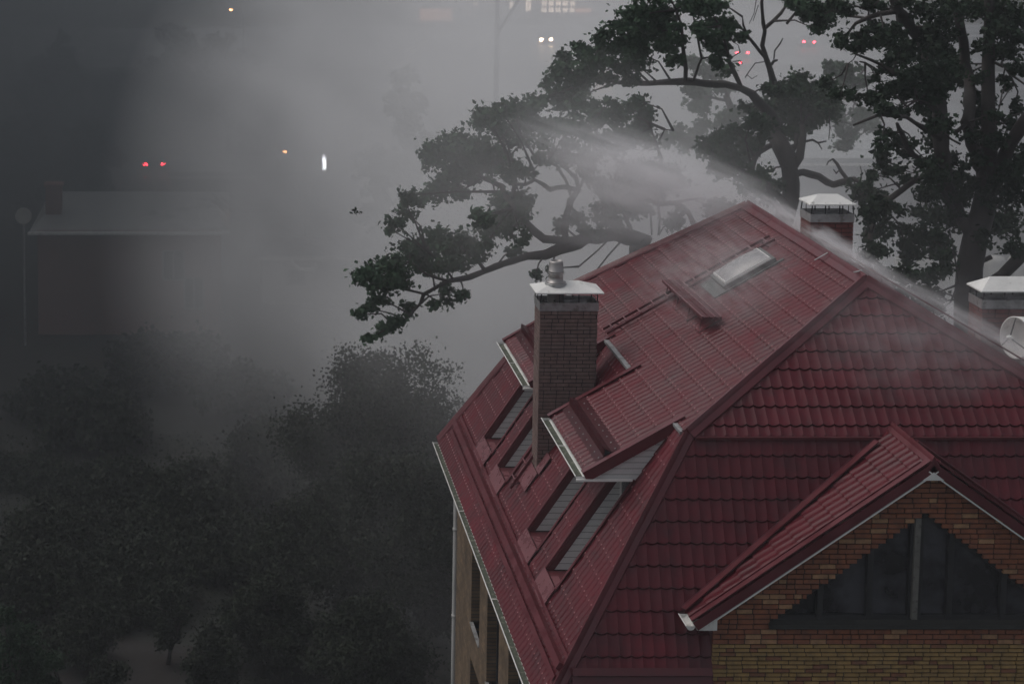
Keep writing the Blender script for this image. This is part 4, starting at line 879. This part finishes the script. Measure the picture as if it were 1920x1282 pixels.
L4 = [[(1366, 190, 6), (1345, 186, 5), (1325, 180, 4), (1305, 186, 3)], [(1385, 240, 6), (1350, 250, 5), (1310, 258, 4), (1270, 262, 3)], [(1378, 215, 6), (1345, 130, 6), (1320, 110, 4)], [(1392, 270, 9), (1500, 210, 9), (1590, 180, 7), (1620, 130, 4)], [(1590, 180, 5), (1640, 230, 4)]]
B4 = [(1305,190,18,15),(1328,172,24,12),(1355,166,18,9),(1300,168,18,10),(1318,205,10,10),(1290,120,24,12),(1330,135,26,12),(1270,250,22,11),(1250,262,13,12),(1290,268,22,16),(1310,245,16,14),(1325,232,8,8),(1385,215,10,12),(1355,225,14,14),(1370,215,12,12),
 (1592,135,18,12),(1560,128,16,10),(1610,155,22,10),(1600,215,30,11),(1570,230,16,8),(1590,252,20,14),(1622,235,22,10),(1580,275,14,10),(1640,222,16,10),(1560,165,20,10),(1580,148,16,9)]
oak("pale misty oak farther back, glimpsed between the two nearer crowns", 56, 4, T4, L4, B4, M['oakleaf'], dens=420, lsize=.16, group="oaks behind the house")

# ------------------------------------------------------------------ other trees
def tree(label, x, y, h, cr, lm='bleaf', n=9000, ls=.22, z0=.28, seed=0, name="leafy_tree", group="trees in the misty garden", top=1.0, lobes=26, cat="tree"):
    if y < 64: n = int(n*1.9); ls *= .72
    g = np.random.default_rng(seed); rs = random.Random(seed)
    root = thing(name, label, cat, (x, y, 0), group); mb = MB()
    th = h*.75; pts = [Vector((x+rs.uniform(-.1, .1)*i, y+rs.uniform(-.1, .1)*i, th*i/5)) for i in range(6)]; r0 = .022*h
    mb.tube(pts, [r0*1.5, r0, r0*.85, r0*.7, r0*.5, r0*.25], 8)
    zc = h*(z0+1)/2; hz = h*(1-z0)/2; C = []
    for k in range(lobes):
        d = g.normal(size=3); d /= np.linalg.norm(d); q = g.random()**.4
        taper = 1-.35*max(0, d[2])*top
        c = np.array([x+d[0]*cr*.72*q*taper, y+d[1]*cr*.72*q*taper, zc+d[2]*hz*.8*q]); lr = cr*(.24+.16*g.random())
        a = pts[min(5, max(1, int(c[2]/th*5*.8)))]; mb.tube([a, a.lerp(Vector(c), .55)+Vector((0, 0, .1*cr)), Vector(c)], [r0*.35, r0*.2, r0*.06], 5)
        C.append(clump(c, (lr, lr, lr*.75), int(n/lobes), g))
    mb.build("trunk", M['bark'], root, smooth=True); leafmesh("crown", np.concatenate(C), ls, M[lm], root, seed=seed)
    return root
def tp(u, v, y): q = W(u, v, Y=y); return q.x, y, q.z
def treeat(label, u, vtop, y, rpx, **k):
    p = W(u, vtop, Y=y); return tree(label, p.x, y, p.z*1.03, rpx*y/F*1.25, **k)
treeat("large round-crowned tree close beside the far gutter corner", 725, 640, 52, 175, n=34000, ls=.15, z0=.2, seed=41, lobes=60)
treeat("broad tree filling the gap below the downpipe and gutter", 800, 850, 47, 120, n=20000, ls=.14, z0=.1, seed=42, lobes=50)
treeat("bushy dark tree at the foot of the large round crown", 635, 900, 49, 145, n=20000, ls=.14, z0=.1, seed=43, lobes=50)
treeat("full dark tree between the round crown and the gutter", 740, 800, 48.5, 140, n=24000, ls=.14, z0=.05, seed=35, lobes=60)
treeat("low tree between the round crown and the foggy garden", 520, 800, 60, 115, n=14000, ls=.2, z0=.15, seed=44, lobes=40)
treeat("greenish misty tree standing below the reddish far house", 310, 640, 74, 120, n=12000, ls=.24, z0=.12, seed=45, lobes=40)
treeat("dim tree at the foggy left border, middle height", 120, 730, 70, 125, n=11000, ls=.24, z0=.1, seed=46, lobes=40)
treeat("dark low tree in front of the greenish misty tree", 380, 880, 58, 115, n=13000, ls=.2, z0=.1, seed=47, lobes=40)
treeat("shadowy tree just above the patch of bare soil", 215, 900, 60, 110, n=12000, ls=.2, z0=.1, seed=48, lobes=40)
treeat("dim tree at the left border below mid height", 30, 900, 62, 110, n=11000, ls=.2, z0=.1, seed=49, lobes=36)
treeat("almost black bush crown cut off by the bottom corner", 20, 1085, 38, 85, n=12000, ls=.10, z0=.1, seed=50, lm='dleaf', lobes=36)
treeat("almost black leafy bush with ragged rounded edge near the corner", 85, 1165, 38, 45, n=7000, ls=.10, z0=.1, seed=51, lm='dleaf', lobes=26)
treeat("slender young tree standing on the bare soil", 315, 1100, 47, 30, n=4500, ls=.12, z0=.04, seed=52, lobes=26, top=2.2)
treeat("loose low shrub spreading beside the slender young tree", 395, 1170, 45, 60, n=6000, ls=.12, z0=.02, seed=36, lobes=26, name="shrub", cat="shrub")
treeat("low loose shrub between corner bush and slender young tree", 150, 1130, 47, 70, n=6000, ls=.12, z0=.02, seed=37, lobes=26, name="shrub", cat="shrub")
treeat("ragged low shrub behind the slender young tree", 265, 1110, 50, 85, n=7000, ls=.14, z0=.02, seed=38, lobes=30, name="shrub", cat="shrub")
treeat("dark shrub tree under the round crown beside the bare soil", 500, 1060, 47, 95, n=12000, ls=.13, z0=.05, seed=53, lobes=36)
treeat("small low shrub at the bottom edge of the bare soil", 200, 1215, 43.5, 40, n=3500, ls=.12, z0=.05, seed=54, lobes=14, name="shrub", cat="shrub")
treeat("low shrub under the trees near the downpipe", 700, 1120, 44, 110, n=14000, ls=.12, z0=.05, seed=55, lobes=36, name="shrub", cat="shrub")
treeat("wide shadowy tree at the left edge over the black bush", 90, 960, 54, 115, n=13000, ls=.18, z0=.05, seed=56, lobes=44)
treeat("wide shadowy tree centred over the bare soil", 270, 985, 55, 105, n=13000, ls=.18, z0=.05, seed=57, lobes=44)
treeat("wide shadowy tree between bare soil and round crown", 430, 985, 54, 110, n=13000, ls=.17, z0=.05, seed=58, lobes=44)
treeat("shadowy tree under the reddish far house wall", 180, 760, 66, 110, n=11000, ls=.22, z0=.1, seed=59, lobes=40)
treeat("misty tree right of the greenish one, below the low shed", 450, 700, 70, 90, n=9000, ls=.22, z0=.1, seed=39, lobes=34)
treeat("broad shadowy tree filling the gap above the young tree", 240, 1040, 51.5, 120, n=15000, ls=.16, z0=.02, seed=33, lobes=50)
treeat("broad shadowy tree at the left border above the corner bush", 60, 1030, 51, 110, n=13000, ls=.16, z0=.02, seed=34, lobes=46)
# faint trees deep in the fog
far = [(110, 60, 135, 75, "tall tree in thick mist above the far house chimney"), (225, 150, 130, 80, "tree in thick mist over the pale metal roof"), (330, 35, 150, 60, "tall narrow tree in thick mist nearest the high lamp"),
       (430, 40, 160, 60, "tree with sparse top right under the high street lamp"), (490, 150, 140, 65, "broad faint tree between lamp and pale tree"), (30, 200, 125, 70, "dark tree in the mist at the left border"), (310, 190, 128, 80, "broad faint tree behind the row of red lights"), (160, 230, 120, 75, "broad faint tree above the round dish")]
for i, (u, v, y, r, lb) in enumerate(far):
    treeat(lb, u, v, y*.86 if i not in (1, 2, 6) else 148, r, n=5500, ls=.5, z0=.1, seed=60+i, lobes=28, group="trees fading into the mist")
treeat("pale sparse birch fading into mist beside the wooden pole", 765, 120, 88, 85, n=4200, ls=.32, z0=.25, seed=70, lm='birch', lobes=22, name="birch_tree", group="trees fading into the mist")
treeat("lower pale birch fading into mist under the first birch", 720, 250, 84, 55, n=2200, ls=.3, z0=.2, seed=71, lm='birch', lobes=16, name="birch_tree", group="trees fading into the mist")
# wind-torn twig in the air
p = W(665, 397, Y=38); tw = thing("leafy_twig", "small torn leafy twig blown through the misty air", "twig", tuple(p))
mb = MB(); mb.tube([p+Vector((-.07, 0, .07)), p, p+Vector((.05, 0, -.08))], .005, 5); mb.build("stem", M['bark'], tw)
g = np.random.default_rng(3); leafmesh("leaves", g.normal(size=(14, 3))*np.array([.035, .03, .035])+np.array(p)+np.array([.02, 0, 0]), .085, M['dleaf'], tw, seed=5)

# ------------------------------------------------------------------ far houses
M['fred'] = mat("far_reddish_wall", (.22, .12, .11), .85, 0, .15, .4); M['froof'] = mat("far_pale_metal_roof", (.28, .29, .29), .35, 0, .15, .3)
M['fgrey'] = mat("far_grey_wall", (.16, .16, .17), .8, 0, .15, .3); M['fpale'] = mat("far_pale_wall", (.42, .41, .38), .8, 0, .12, .3)
M['fframe'] = mat('far_window_frame', (.22, .22, .22), .7); M['litw'] = mat("lit_window", (.8, .7, .6), .5, emit=(1, .78, .62), estr=3.0); M['lito'] = mat("lit_sign_orange", (.5, .25, .15), .5, emit=(1, .45, .28), estr=1.1)
M['glassf'] = mat("far_window_glass", (.05, .055, .06), .1); M['conc'] = mat("far_concrete", (.45, .45, .44), .8, 0, .1, 1)
def hut(name, label, x0, x1, y0, y1, h, wall, roof, rh=0, wins=(), over=.4, cat="house", litm=None, door=None, rn="roof"):
    r = thing(name, label, cat, ((x0+x1)/2, (y0+y1)/2, 0)); mb = MB(); t = .25
    xs = sorted({x0, x1, *[w[0] for w in wins], *[w[1] for w in wins]})
    for i in range(len(xs)-1):
        a, b = xs[i], xs[i+1]; m_ = (a+b)/2; hs = sorted((w[2], w[3]) for w in wins if w[0] < m_ < w[1]); z = 0
        for q0, q1 in hs+[(h, h)]:
            if q0 > z+.01: mb.box((a, y0, z), (b, y0+t, q0))
            z = q1
    mb.box((x0, y0+t, 0), (x0+t, y1, h)); mb.box((x1-t, y0+t, 0), (x1, y1, h)); mb.box((x0+t, y1-t, 0), (x1-t, y1, h)); mb.build("wall", wall, r)
    for w in wins:
        mb = MB(); f = .08; a, b, q0, q1 = w[:4]; mb.box((a, y0+.08, q0), (a+f, y0+.15, q1)); mb.box((b-f, y0+.08, q0), (b, y0+.15, q1)); mb.box((a+f, y0+.08, q0), (b-f, y0+.15, q0+f)); mb.box((a+f, y0+.08, q1-f), (b-f, y0+.15, q1)); mb.box(((a+b)/2-.04, y0+.08, q0+f), ((a+b)/2+.04, y0+.15, q1-f))
        wo_ = mb.build("window", M['fframe'], r); mb = MB(); mb.box((a+f, y0+.11, q0+f), (b-f, y0+.12, q1-f)); mb.build("pane", w[4] if len(w) > 4 else M['glassf'], wo_)
    mb = MB(); X0, X1, Y0, Y1 = x0-over, x1+over, y0-over, y1+over
    if rh:
        ym = (Y0+Y1)/2; mb.add([(X0, Y0, h-.1), (X1, Y0, h-.1), (X1, Y1, h-.1), (X0, Y1, h-.1), (X0+1.2, ym, h+rh), (X1-1.2, ym, h+rh)], [(0, 1, 5, 4), (1, 2, 5), (2, 3, 4, 5), (3, 0, 4), (0, 3, 2, 1)])
    else: mb.box((X0, Y0, h), (X1, Y1, h+.3))
    mb.build(rn, roof, r)
    mb = MB(); mb.bar((X0, Y0-.06, h-.06), (X1, Y0-.06, h-.06), .12, .12); mb.build("gutter", M['white'], r)
    return r
e = W(70, 432, Y=82); e2 = W(415, 432, Y=82)
h1 = hut("far_house", "long low house with reddish wall and pale metal roof in mist", e.x, e2.x, 82, 92, e.z, M['fred'], M['froof'], rh=.95,
    wins=[(e.x+5.9, e.x+7.0, 2.6, 4.1), (e2.x-1.8, e2.x-.8, 1.2, 2.8)])
mb = MB(); mb.box((e.x+.2, 84, e.z-.1), (e.x+.95, 84.8, e.z+1.7)); mb.box((e.x+.12, 83.92, e.z+1.7), (e.x+1.03, 84.88, e.z+1.85)); mb.build("chimney", M['fred'], h1)
p = W(44, 405, Y=80); dd = thing("satellite_dish", "pale round dish on tall mast left of the far reddish house", "antenna", (p.x, 80, 0))
mb = MB(); mb.lathe(p, [(0, .0), (.2, .02), (.34, .08), (.38, .14), (.37, .15), (.2, .05), (0, .03)], 24, ax=(.1, -1, .2)); mb.build("reflector", M['fpale'], dd, smooth=True)
mb = MB(); mb.tube([p+Vector((0, .05, 0)), (p.x, 80.1, 0)], .05, 8); mb.build("mast", M['galv'], dd)
a = W(322, 322, Y=112); b = W(765, 322, Y=112)
hut("long_shed", "long flat-roofed garage row behind the misty garden", a.x, b.x, 112, 118, a.z-.3, M['fgrey'], M['froof'], wins=[(a.x+1.5+3.1*i, a.x+3.6+3.1*i, .3, 2.2) for i in range(4)], over=.2, cat="garage")
a = W(492, 482, Y=88); b = W(745, 482, Y=88)
hut("garden_shed", "low pale shed with thin bright gutter line in mist", a.x, b.x, 88, 93, a.z, M['fpale'], M['fgrey'], rh=.5, wins=[(a.x+1.2, a.x+2.2, .9, 1.8), (b.x-2.2, b.x-1.2, .9, 1.8)], over=.25, cat="shed")
p = W(575, 508, Y=86.5)
at_ = thing("downpipe_elbow", "white downpipe trough on legs in front of low shed", "elbow", (p.x, 86.5, 0)); mb = MB()  # bent white shape taken as a gutter's downpipe elbow, standing on legs
mb.prism([(p.x-.8, 86.4, p.z+.42), (p.x-.35, 86.4, p.z), (p.x+.45, 86.4, p.z), (p.x+.5, 86.4, p.z+.25), (p.x+.42, 86.4, p.z+.25), (p.x+.38, 86.4, p.z+.08), (p.x-.32, 86.4, p.z+.08), (p.x-.74, 86.4, p.z+.46)], (0, .5, 0)); mb.build("elbow_body", M['white'], at_)
for dx in (-.3, .4):
    for dy in (86.45, 86.85): mb = MB(); mb.box((p.x+dx-.03, dy-.03, 0), (p.x+dx+.03, dy+.03, p.z)); mb.build("leg", M['galv'], at_)
a = W(1425, 296, Y=100); b = W(1790, 280, Y=100)
hb = hut("flat_roofed_building", "dark grey flat-roofed building glimpsed behind the oak trunks", a.x, b.x, 100, 112, a.z-.3, M['fgrey'], M['froof'], wins=[(a.x+.1, a.x+.8, a.z-1.2, a.z-.5, mat("lime_lit_window", (.4, .42, .25), .5, emit=(.75, .8, .45), estr=.35)), (a.x+3, a.x+4.2, 1, 2.2)], over=.15, cat="building")
p = W(1872, 500, Y=62)
fn = thing("panel_fence", "pale upright metal panels glimpsed under the right-hand oak", "fence", (p.x, 62, 0)); 
for i in range(9):
    x = p.x-3.4+i*.82; mb = MB(); mb.lathe((x, 62, 0), [(.36, 0), (.36, p.z+.2), (.30, p.z+.35), (0, p.z+.38)], 14); mb.build("panel", M['fpale'], fn, smooth=True)
# commercial block at the top
a = W(885, 28, Y=262); b = W(1330, 28, Y=262); zb = 0
wins = []
x = W(1015, 20, Y=262).x
for i in range(5):
    for j in range(3): wins.append((x+i*1.05, x+i*1.05+.88, .8+j*1.0, 1.65+j*1.0, M['litw']))
x2 = W(885, 20, Y=262).x; wins.append((x2+.3, x2+.9, 1.8, 2.4, M['litw']))
x2 = W(955, 20, Y=262).x; wins.append((x2, x2+.7, 1.4, 2.6, M['litw'])); x2 = W(985, 20, Y=262).x; wins.append((x2, x2+.9, 1.0, 2.8, M['litw']))
sb = hut("shop_building", "far wide shop with grid of warm lit windows", a.x, b.x, 262, 276, 6.5, M['fred'], M['fgrey'], wins=wins, over=.3, cat="shop")
mb = MB(); x = W(1080, 18, Y=261.8).x; mb.box((x, 261.7, .9), (x+2.2, 261.95, 1.5)); mb.build("lit_sign", M['lito'], sb)
p = W(785, 34, Y=252); q = W(850, 34, Y=252)
ks = thing("kiosk", "small kiosk with blurred orange lit front across the road", "kiosk", ((p.x+q.x)/2, 252, 0))
mb = MB(); mb.box((p.x-.2, 252.2, 0), (q.x+.2, 255, 2.6)); mb.build("wall", M['fred'], ks); mb = MB(); mb.box((p.x-.5, 251.6, 2.6), (q.x+.5, 255.3, 2.8)); mb.build("roof", M['fgrey'], ks)
mb = MB(); mb.box((p.x+.2, 252.1, .5), (q.x-.2, 252.18, 2.2)); mb.build("lit_front", M['lito'], ks)

# ------------------------------------------------------------------ poles, lamps, posts
def pole(u, vb, vt, y, w, label, cable=None, m='fgrey', name="utility_pole", cat="pole", group=None, crossarm=True):
    p = W(u, vb, Y=y); t = W(u, vt, Y=y); r = thing(name, label, cat, (p.x, y, 0), group)
    mb = MB(); mb.tube([(p.x, y, 0), (p.x, y, t.z*.5), (p.x, y, t.z)], [w, w*.85, w*.7], 10); mb.build("shaft", M[m], r)
    if crossarm: mb = MB(); mb.box((p.x-1.1, y-.06, t.z-.6), (p.x+1.1, y+.06, t.z-.45)); mb.build("crossarm", M[m], r)
    if cable:
        a = W(*cable[0], Y=y); b = W(*cable[1], Y=y); d = (b-a); mb = MB(); mb.tube([a, a+d*1.0], .07, 6); mb.build("stay_cable", M['dark'], r)
    return r
pole(930, 170, -60, 80, .15, "tall dark pole with slanting stay rising out of mist", cable=((934, 62), (990, -30)))
for u, v0, v1, y in ((768, 122, 92, 196), (1161, 205, 155, 150)):
    p = W(u, v0, Y=y); t = W(u, v1, Y=y); r = thing("concrete_post", {768: "pale square concrete post in the mist above the birch", 1161: "pale square concrete post seen under the oak limb"}[u], "post", (p.x, y, 0), "pale concrete posts")
    w = .42; mb = MB(); mb.box((p.x-w, y-w, 0), (p.x+w, y+w, t.z)); mb.build("shaft", M['conc'], r); mb = MB(); mb.box((p.x-w-.1, y-w-.1, t.z), (p.x+w+.1, y+w+.1, t.z+.12)); mb.build("coping", M['conc'], r)
M['bulb'] = mat("lamp_glow", (1, .8, .6), .5, emit=(1, .45, .18), estr=26); M['tube'] = mat("white_tube", (1, 1, 1), .5, emit=(.9, .93, 1), estr=60)
def lamp(u, v, y, label, r=.16):
    p = W(u, v, Y=y); t = thing("street_lamp", label, "lamp", (p.x+1.2, y, 0), "street lamps lit in the mist")
    mb = MB(); mb.tube([(p.x+1.2, y, 0), (p.x+1.2, y, p.z*.9), (p.x+1.0, y, p.z+.15), (p.x+.4, y, p.z+.25), (p.x, y, p.z+.2)], [.08, .06, .05, .04, .04], 8); mb.build("pole", M['galv'], t)
    mb = MB(); mb.lathe((p.x, y, p.z+.05), [(.0, .22), (.12, .18), (r+.07, .04), (r+.06, .0)], 12); mb.build("shade", M['galv'], t)
    mb = MB(); mb.lathe((p.x, y, p.z), [(0, -r), (r*.8, -r*.6), (r, 0), (r*.8, r*.3), (0, r*.35)], 12); mb.build("bulb", M['bulb'], t, smooth=True)
lamp(534, 283, 100, "street lamp glowing orange above the garage row", .13); lamp(433, 18, 170, "street lamp glowing faint orange over a misty treetop", .14)
p = W(608, 318, Y=111.2); q = W(608, 293, Y=111.2); r = thing("light_column", "upright white tube light above the garage row roof", "lamp", (p.x, 111.3, 0))
mb = MB(); mb.box((p.x-.09, 111.15, p.z), (p.x+.09, 111.25, q.z)); mb.build("tube", M['tube'], r); mb = MB(); mb.box((p.x-.13, 111.26, 0), (p.x+.13, 111.38, q.z+.1)); mb.build("backing", M['galv'], r)

# ------------------------------------------------------------------ cars
M['cw'] = mat("white_car_paint", (.75, .75, .75), .2, coat=1); M['cd'] = mat("dark_car_paint", (.05, .055, .065), .2, coat=1); M['cglass'] = mat("car_glass", (.02, .02, .025), .05); M['tyre'] = mat("tyre", (.02, .02, .02), .8)
M['head'] = mat("headlight_on", (1, .95, .85), .3, emit=(1, .70, .42), estr=350); M['headoff'] = mat("headlight_off", (.7, .7, .7), .1); M['tail'] = mat("tail_light_on", (.8, .05, .05), .3, emit=(1, .04, .07), estr=50); M['tailb'] = mat('fog_tail_light', (.8, .05, .05), .3, emit=(1, .035, .06), estr=80); M['tailoff'] = mat("tail_light_off", (.3, .01, .01), .2)
def car(label, x, y, rz, paint='cd', head=False, tail=False, one=False, group="cars in the misty street"):
    r = thing("parked_car" if not (head or tail) else "moving_car", label, "car", (0, 0, 0), group)
    mb = MB(); pr = [(-2.15, .35), (-2.2, .75), (-2.05, .92), (-1.2, .98), (.9, .98), (2.0, .85), (2.2, .65), (2.2, .35)]
    mb.prism([(a, -.86, z) for a, z in pr], (0, 1.72, 0)); ro = [(-1.25, 1.40), (-.2, 1.46), (.35, 1.40)]
    mb.add([(-1.3, -.62, 1.36), (.3, -.62, 1.38), (.3, .62, 1.38), (-1.3, .62, 1.36), (-1.1, -.55, 1.47), (.15, -.55, 1.48), (.15, .55, 1.48), (-1.1, .55, 1.47)], [(0, 1, 5, 4), (1, 2, 6, 5), (2, 3, 7, 6), (3, 0, 4, 7), (4, 5, 6, 7), (0, 3, 2, 1)])
    mb.build("body", M[paint], r)
    mb = MB(); mb.add([(-1.85, -.78, .98), (.95, -.78, .99), (.95, .78, .99), (-1.85, .78, .98), (-1.3, -.62, 1.36), (.3, -.62, 1.38), (.3, .62, 1.38), (-1.3, .62, 1.36)], [(0, 1, 5, 4), (1, 2, 6, 5), (2, 3, 7, 6), (3, 0, 4, 7)]); mb.build("windows", M['cglass'], r)
    for a in (-1.35, 1.35):
        for b in (-.88, .70): mb = MB(); mb.lathe((a, b, .33), [(0, 0), (.2, 0), (.33, .03), (.33, .17), (.2, .19), (0, .19)], 16, ax=(0, 1, 0)); mb.build("wheel", M['tyre'], r)
    for b in (-.62, .62):
        mb = MB(); mb.lathe((2.19, b, .66), [(0, .06), (.13, .04), (.17, 0)], 12, ax=(1, 0, 0)); mb.build("headlight", M['head' if head else 'headoff'], r)
        mb = MB(); mb.box((-2.25, b-.14, .70), (-2.19, b+.14, .84)); mb.build("tail_light", M['tailb' if tail == 2 else 'tail' if tail else 'tailoff'], r)
    r.location = (x, y, 0); r.rotation_euler = (0, 0, rz); return r
def carat(label, u, v, zl, rz, off=2.2, **k):
    p = W(u, v, z=zl); return car(label, p.x-off*math.cos(rz), p.y-off*math.sin(rz), rz, **k)
carat("dark car with bright headlights facing the camera on wet road", 1024, 75, .66, R(-92), head=True)
carat("pale car seen side-on, farther of the two parked", 840, 64, .8, R(4), off=0, paint='cw'); carat("pale car seen side-on, nearer of the two parked", 872, 72, .8, R(2), off=0, paint='cw')
carat("dark car with red tail lights glimpsed through oak twigs", 1378, 118, .77, R(88), off=-2.2, tail=True); carat("dark car with red tail light just above another car's", 1392, 99, .77, R(92), off=-2.2, tail=True)
carat("dark car with red tail lights between two oak crowns", 1517, 79, .77, R(80), off=-2.2, tail=True); carat("dark car with small orange headlights behind oak leaves", 1131, 124, .66, R(-80), head=True)
carat("dark car with red tail lights in the misty lane, leftmost", 289, 308, .77, R(94), off=-2.2, tail=2); carat("dark car with red tail lights in the misty lane, farther one", 314, 306, .77, R(75), off=-2.2, tail=2)

# ------------------------------------------------------------------ air: even haze, drifting rain mist and spray
def volmat(name, col, dens, kind=None, p=1.0, nscale=1.0, namt=.0, aniso=.0, stretch=(1, 1, 1)):
    m = bpy.data.materials.new(name); m.use_nodes = True; N = m.node_tree.nodes; L = m.node_tree.links; N.clear()
    o = N.new("ShaderNodeOutputMaterial"); v = N.new("ShaderNodeVolumePrincipled"); L.new(v.outputs[0], o.inputs["Volume"])
    v.inputs["Color"].default_value = (*col, 1); v.inputs["Density"].default_value = dens; v.inputs["Anisotropy"].default_value = aniso
    if kind:
        tc = N.new("ShaderNodeTexCoord"); ln = N.new("ShaderNodeVectorMath"); ln.operation = 'LENGTH'; L.new(tc.outputs["Object"], ln.inputs[0])
        s1 = N.new("ShaderNodeMath"); s1.operation = 'SUBTRACT'; s1.use_clamp = True; s1.inputs[0].default_value = 1; L.new(ln.outputs["Value"], s1.inputs[1])
        pw = N.new("ShaderNodeMath"); pw.operation = 'POWER'; pw.inputs[1].default_value = p; L.new(s1.outputs[0], pw.inputs[0]); cur = pw.outputs[0]
        if namt:
            mp = N.new("ShaderNodeMapping"); mp.inputs["Scale"].default_value = stretch; L.new(tc.outputs["Object"], mp.inputs[0])
            nz = N.new("ShaderNodeTexNoise"); nz.inputs["Scale"].default_value = nscale; nz.inputs["Detail"].default_value = 3; L.new(mp.outputs[0], nz.inputs["Vector"])
            mr = N.new("ShaderNodeMapRange"); w_ = .15 if namt <= 1 else .11; mr.inputs[1].default_value = .5-w_; mr.inputs[2].default_value = .5+w_; mr.inputs[3].default_value = max(0, 1-namt); mr.inputs[4].default_value = 1+namt; L.new(nz.outputs[0], mr.inputs[0])
            ml = N.new("ShaderNodeMath"); ml.operation = 'MULTIPLY'; L.new(cur, ml.inputs[0]); L.new(mr.outputs[0], ml.inputs[1]); cur = ml.outputs[0]
        md = N.new("ShaderNodeMath"); md.operation = 'MULTIPLY'; md.inputs[1].default_value = dens; L.new(cur, md.inputs[0]); L.new(md.outputs[0], v.inputs["Density"])
    return m
def ellipsoid(name, c, ax, r, m):
    """unit sphere stretched: ax = long axis direction, r = (along, across, up)"""
    me = bpy.data.meshes.new(name); b = bmesh.new(); bmesh.ops.create_icosphere(b, subdivisions=3, radius=1.0); b.to_mesh(me); b.free(); me.materials.append(m)
    ob = bpy.data.objects.new(name, me); COL.objects.link(ob); ob.location = c
    X = Vector(ax).normalized(); Z = Vector((0, 0, 1)); Y = Z.cross(X).normalized(); Z = X.cross(Y)
    ob.rotation_euler = Matrix((X, Y, Z)).transposed().to_euler(); ob.scale = r; return tag(ob, kind="stuff")
HAZE = (.86, .90, .93)
mb = MB(); mb.box((-380, -30, -1), (420, 420, 27)); tag(mb.build("haze", volmat("haze", (.78, .80, .84), .0011)), kind="stuff")
ellipsoid("shade_tinted_mist", Vector((-24, 96, 9)), (1, .0, -.2), (46, 50, 28), volmat("shade_tinted_mist", (.17, .19, .205), .115, 'r', p=1.35, nscale=2.6, namt=.6))  # dark volume colour stands in for the dimmer light on the left
ellipsoid("rain_mist", W(1000, 400, Y=75), (1, .0, -.25), (19, 41, 18), volmat("rain_mist", (.997, .992, .995), .13, 'r', p=1.1, nscale=2.6, namt=.75, stretch=(1, .7, 1.7)))
ellipsoid("roof_spray", ULp(9.9, 34.2, .22), (0, 1, 0), (3.8, 1.7, .30), volmat("roof_spray", (.97, .95, .96), .6, 'r', p=1.0, nscale=4.0, namt=1.0, stretch=(1, 2.5, 1)))
bpy.data.objects["roof_spray"].rotation_euler = Matrix((Vector((0, 1, 0)), sUL, nUL)).transposed().to_euler()
ellipsoid("front_roof_spray", W(1730, 650, pl=PFU)+Vector((0, -.25, .22)), (1, 0, 0), (2.6, 1.4, .35), volmat("front_roof_spray", (.97, .95, .97), .65, 'r', p=1.0, nscale=3.6, namt=1.0, stretch=(1.5, 1, 1)))
bpy.data.objects["front_roof_spray"].rotation_euler = (math.atan(tFU), 0, 0)
ellipsoid("treetop_mist", W(1010, 320, Y=41.2), (1, 0, -.2), (6.5, 2.6, 3.4), volmat("treetop_mist", (.985, .98, .985), .16, 'r', p=.9, nscale=2.2, namt=.5, stretch=(1.4, 1, 1)))
# spray blown off the ridge and the right hip
ellipsoid("ridge_spray", (A_+Rr)/2+Vector((.30, 0, .12)), A_-Rr, (5.4, .34, .24), volmat("ridge_spray", (.98, .97, .98), 3.2, 'r', p=1.2, nscale=5.0, namt=1.1, stretch=(1.2, 1, .5)))
ellipsoid("hip_spray", A_.lerp(Bs, .45)+Vector((.35, .1, .14)), Bs-A_, (3.4, .30, .21), volmat("hip_spray", (.98, .97, .98), 3.2, 'r', p=1.2, nscale=5, namt=1.1, stretch=(1.2, 1, .5)))
a = W(1400, 375, Y=37.6); b = W(1010, 235, Y=39.5)
ellipsoid("blown_spray", a.lerp(b, .42)+Vector((0, 0, -.2)), b-a, (3.8, 1.5, .95), volmat("blown_spray", (.98, .97, .98), 1.25, 'r', p=1.2, nscale=4.2, namt=1.0, stretch=(.7, 1.2, 1.4)))
a = W(1330, 400, Y=38.5); b = W(1050, 370, Y=41)
ellipsoid("drifting_spray", a.lerp(b, .5), b-a, (3.6, 1.5, 1.5), volmat("drifting_spray", (.98, .97, .98), .6, 'r', p=1.1, nscale=3, namt=1.1, stretch=(.8, 1, 1.4)))
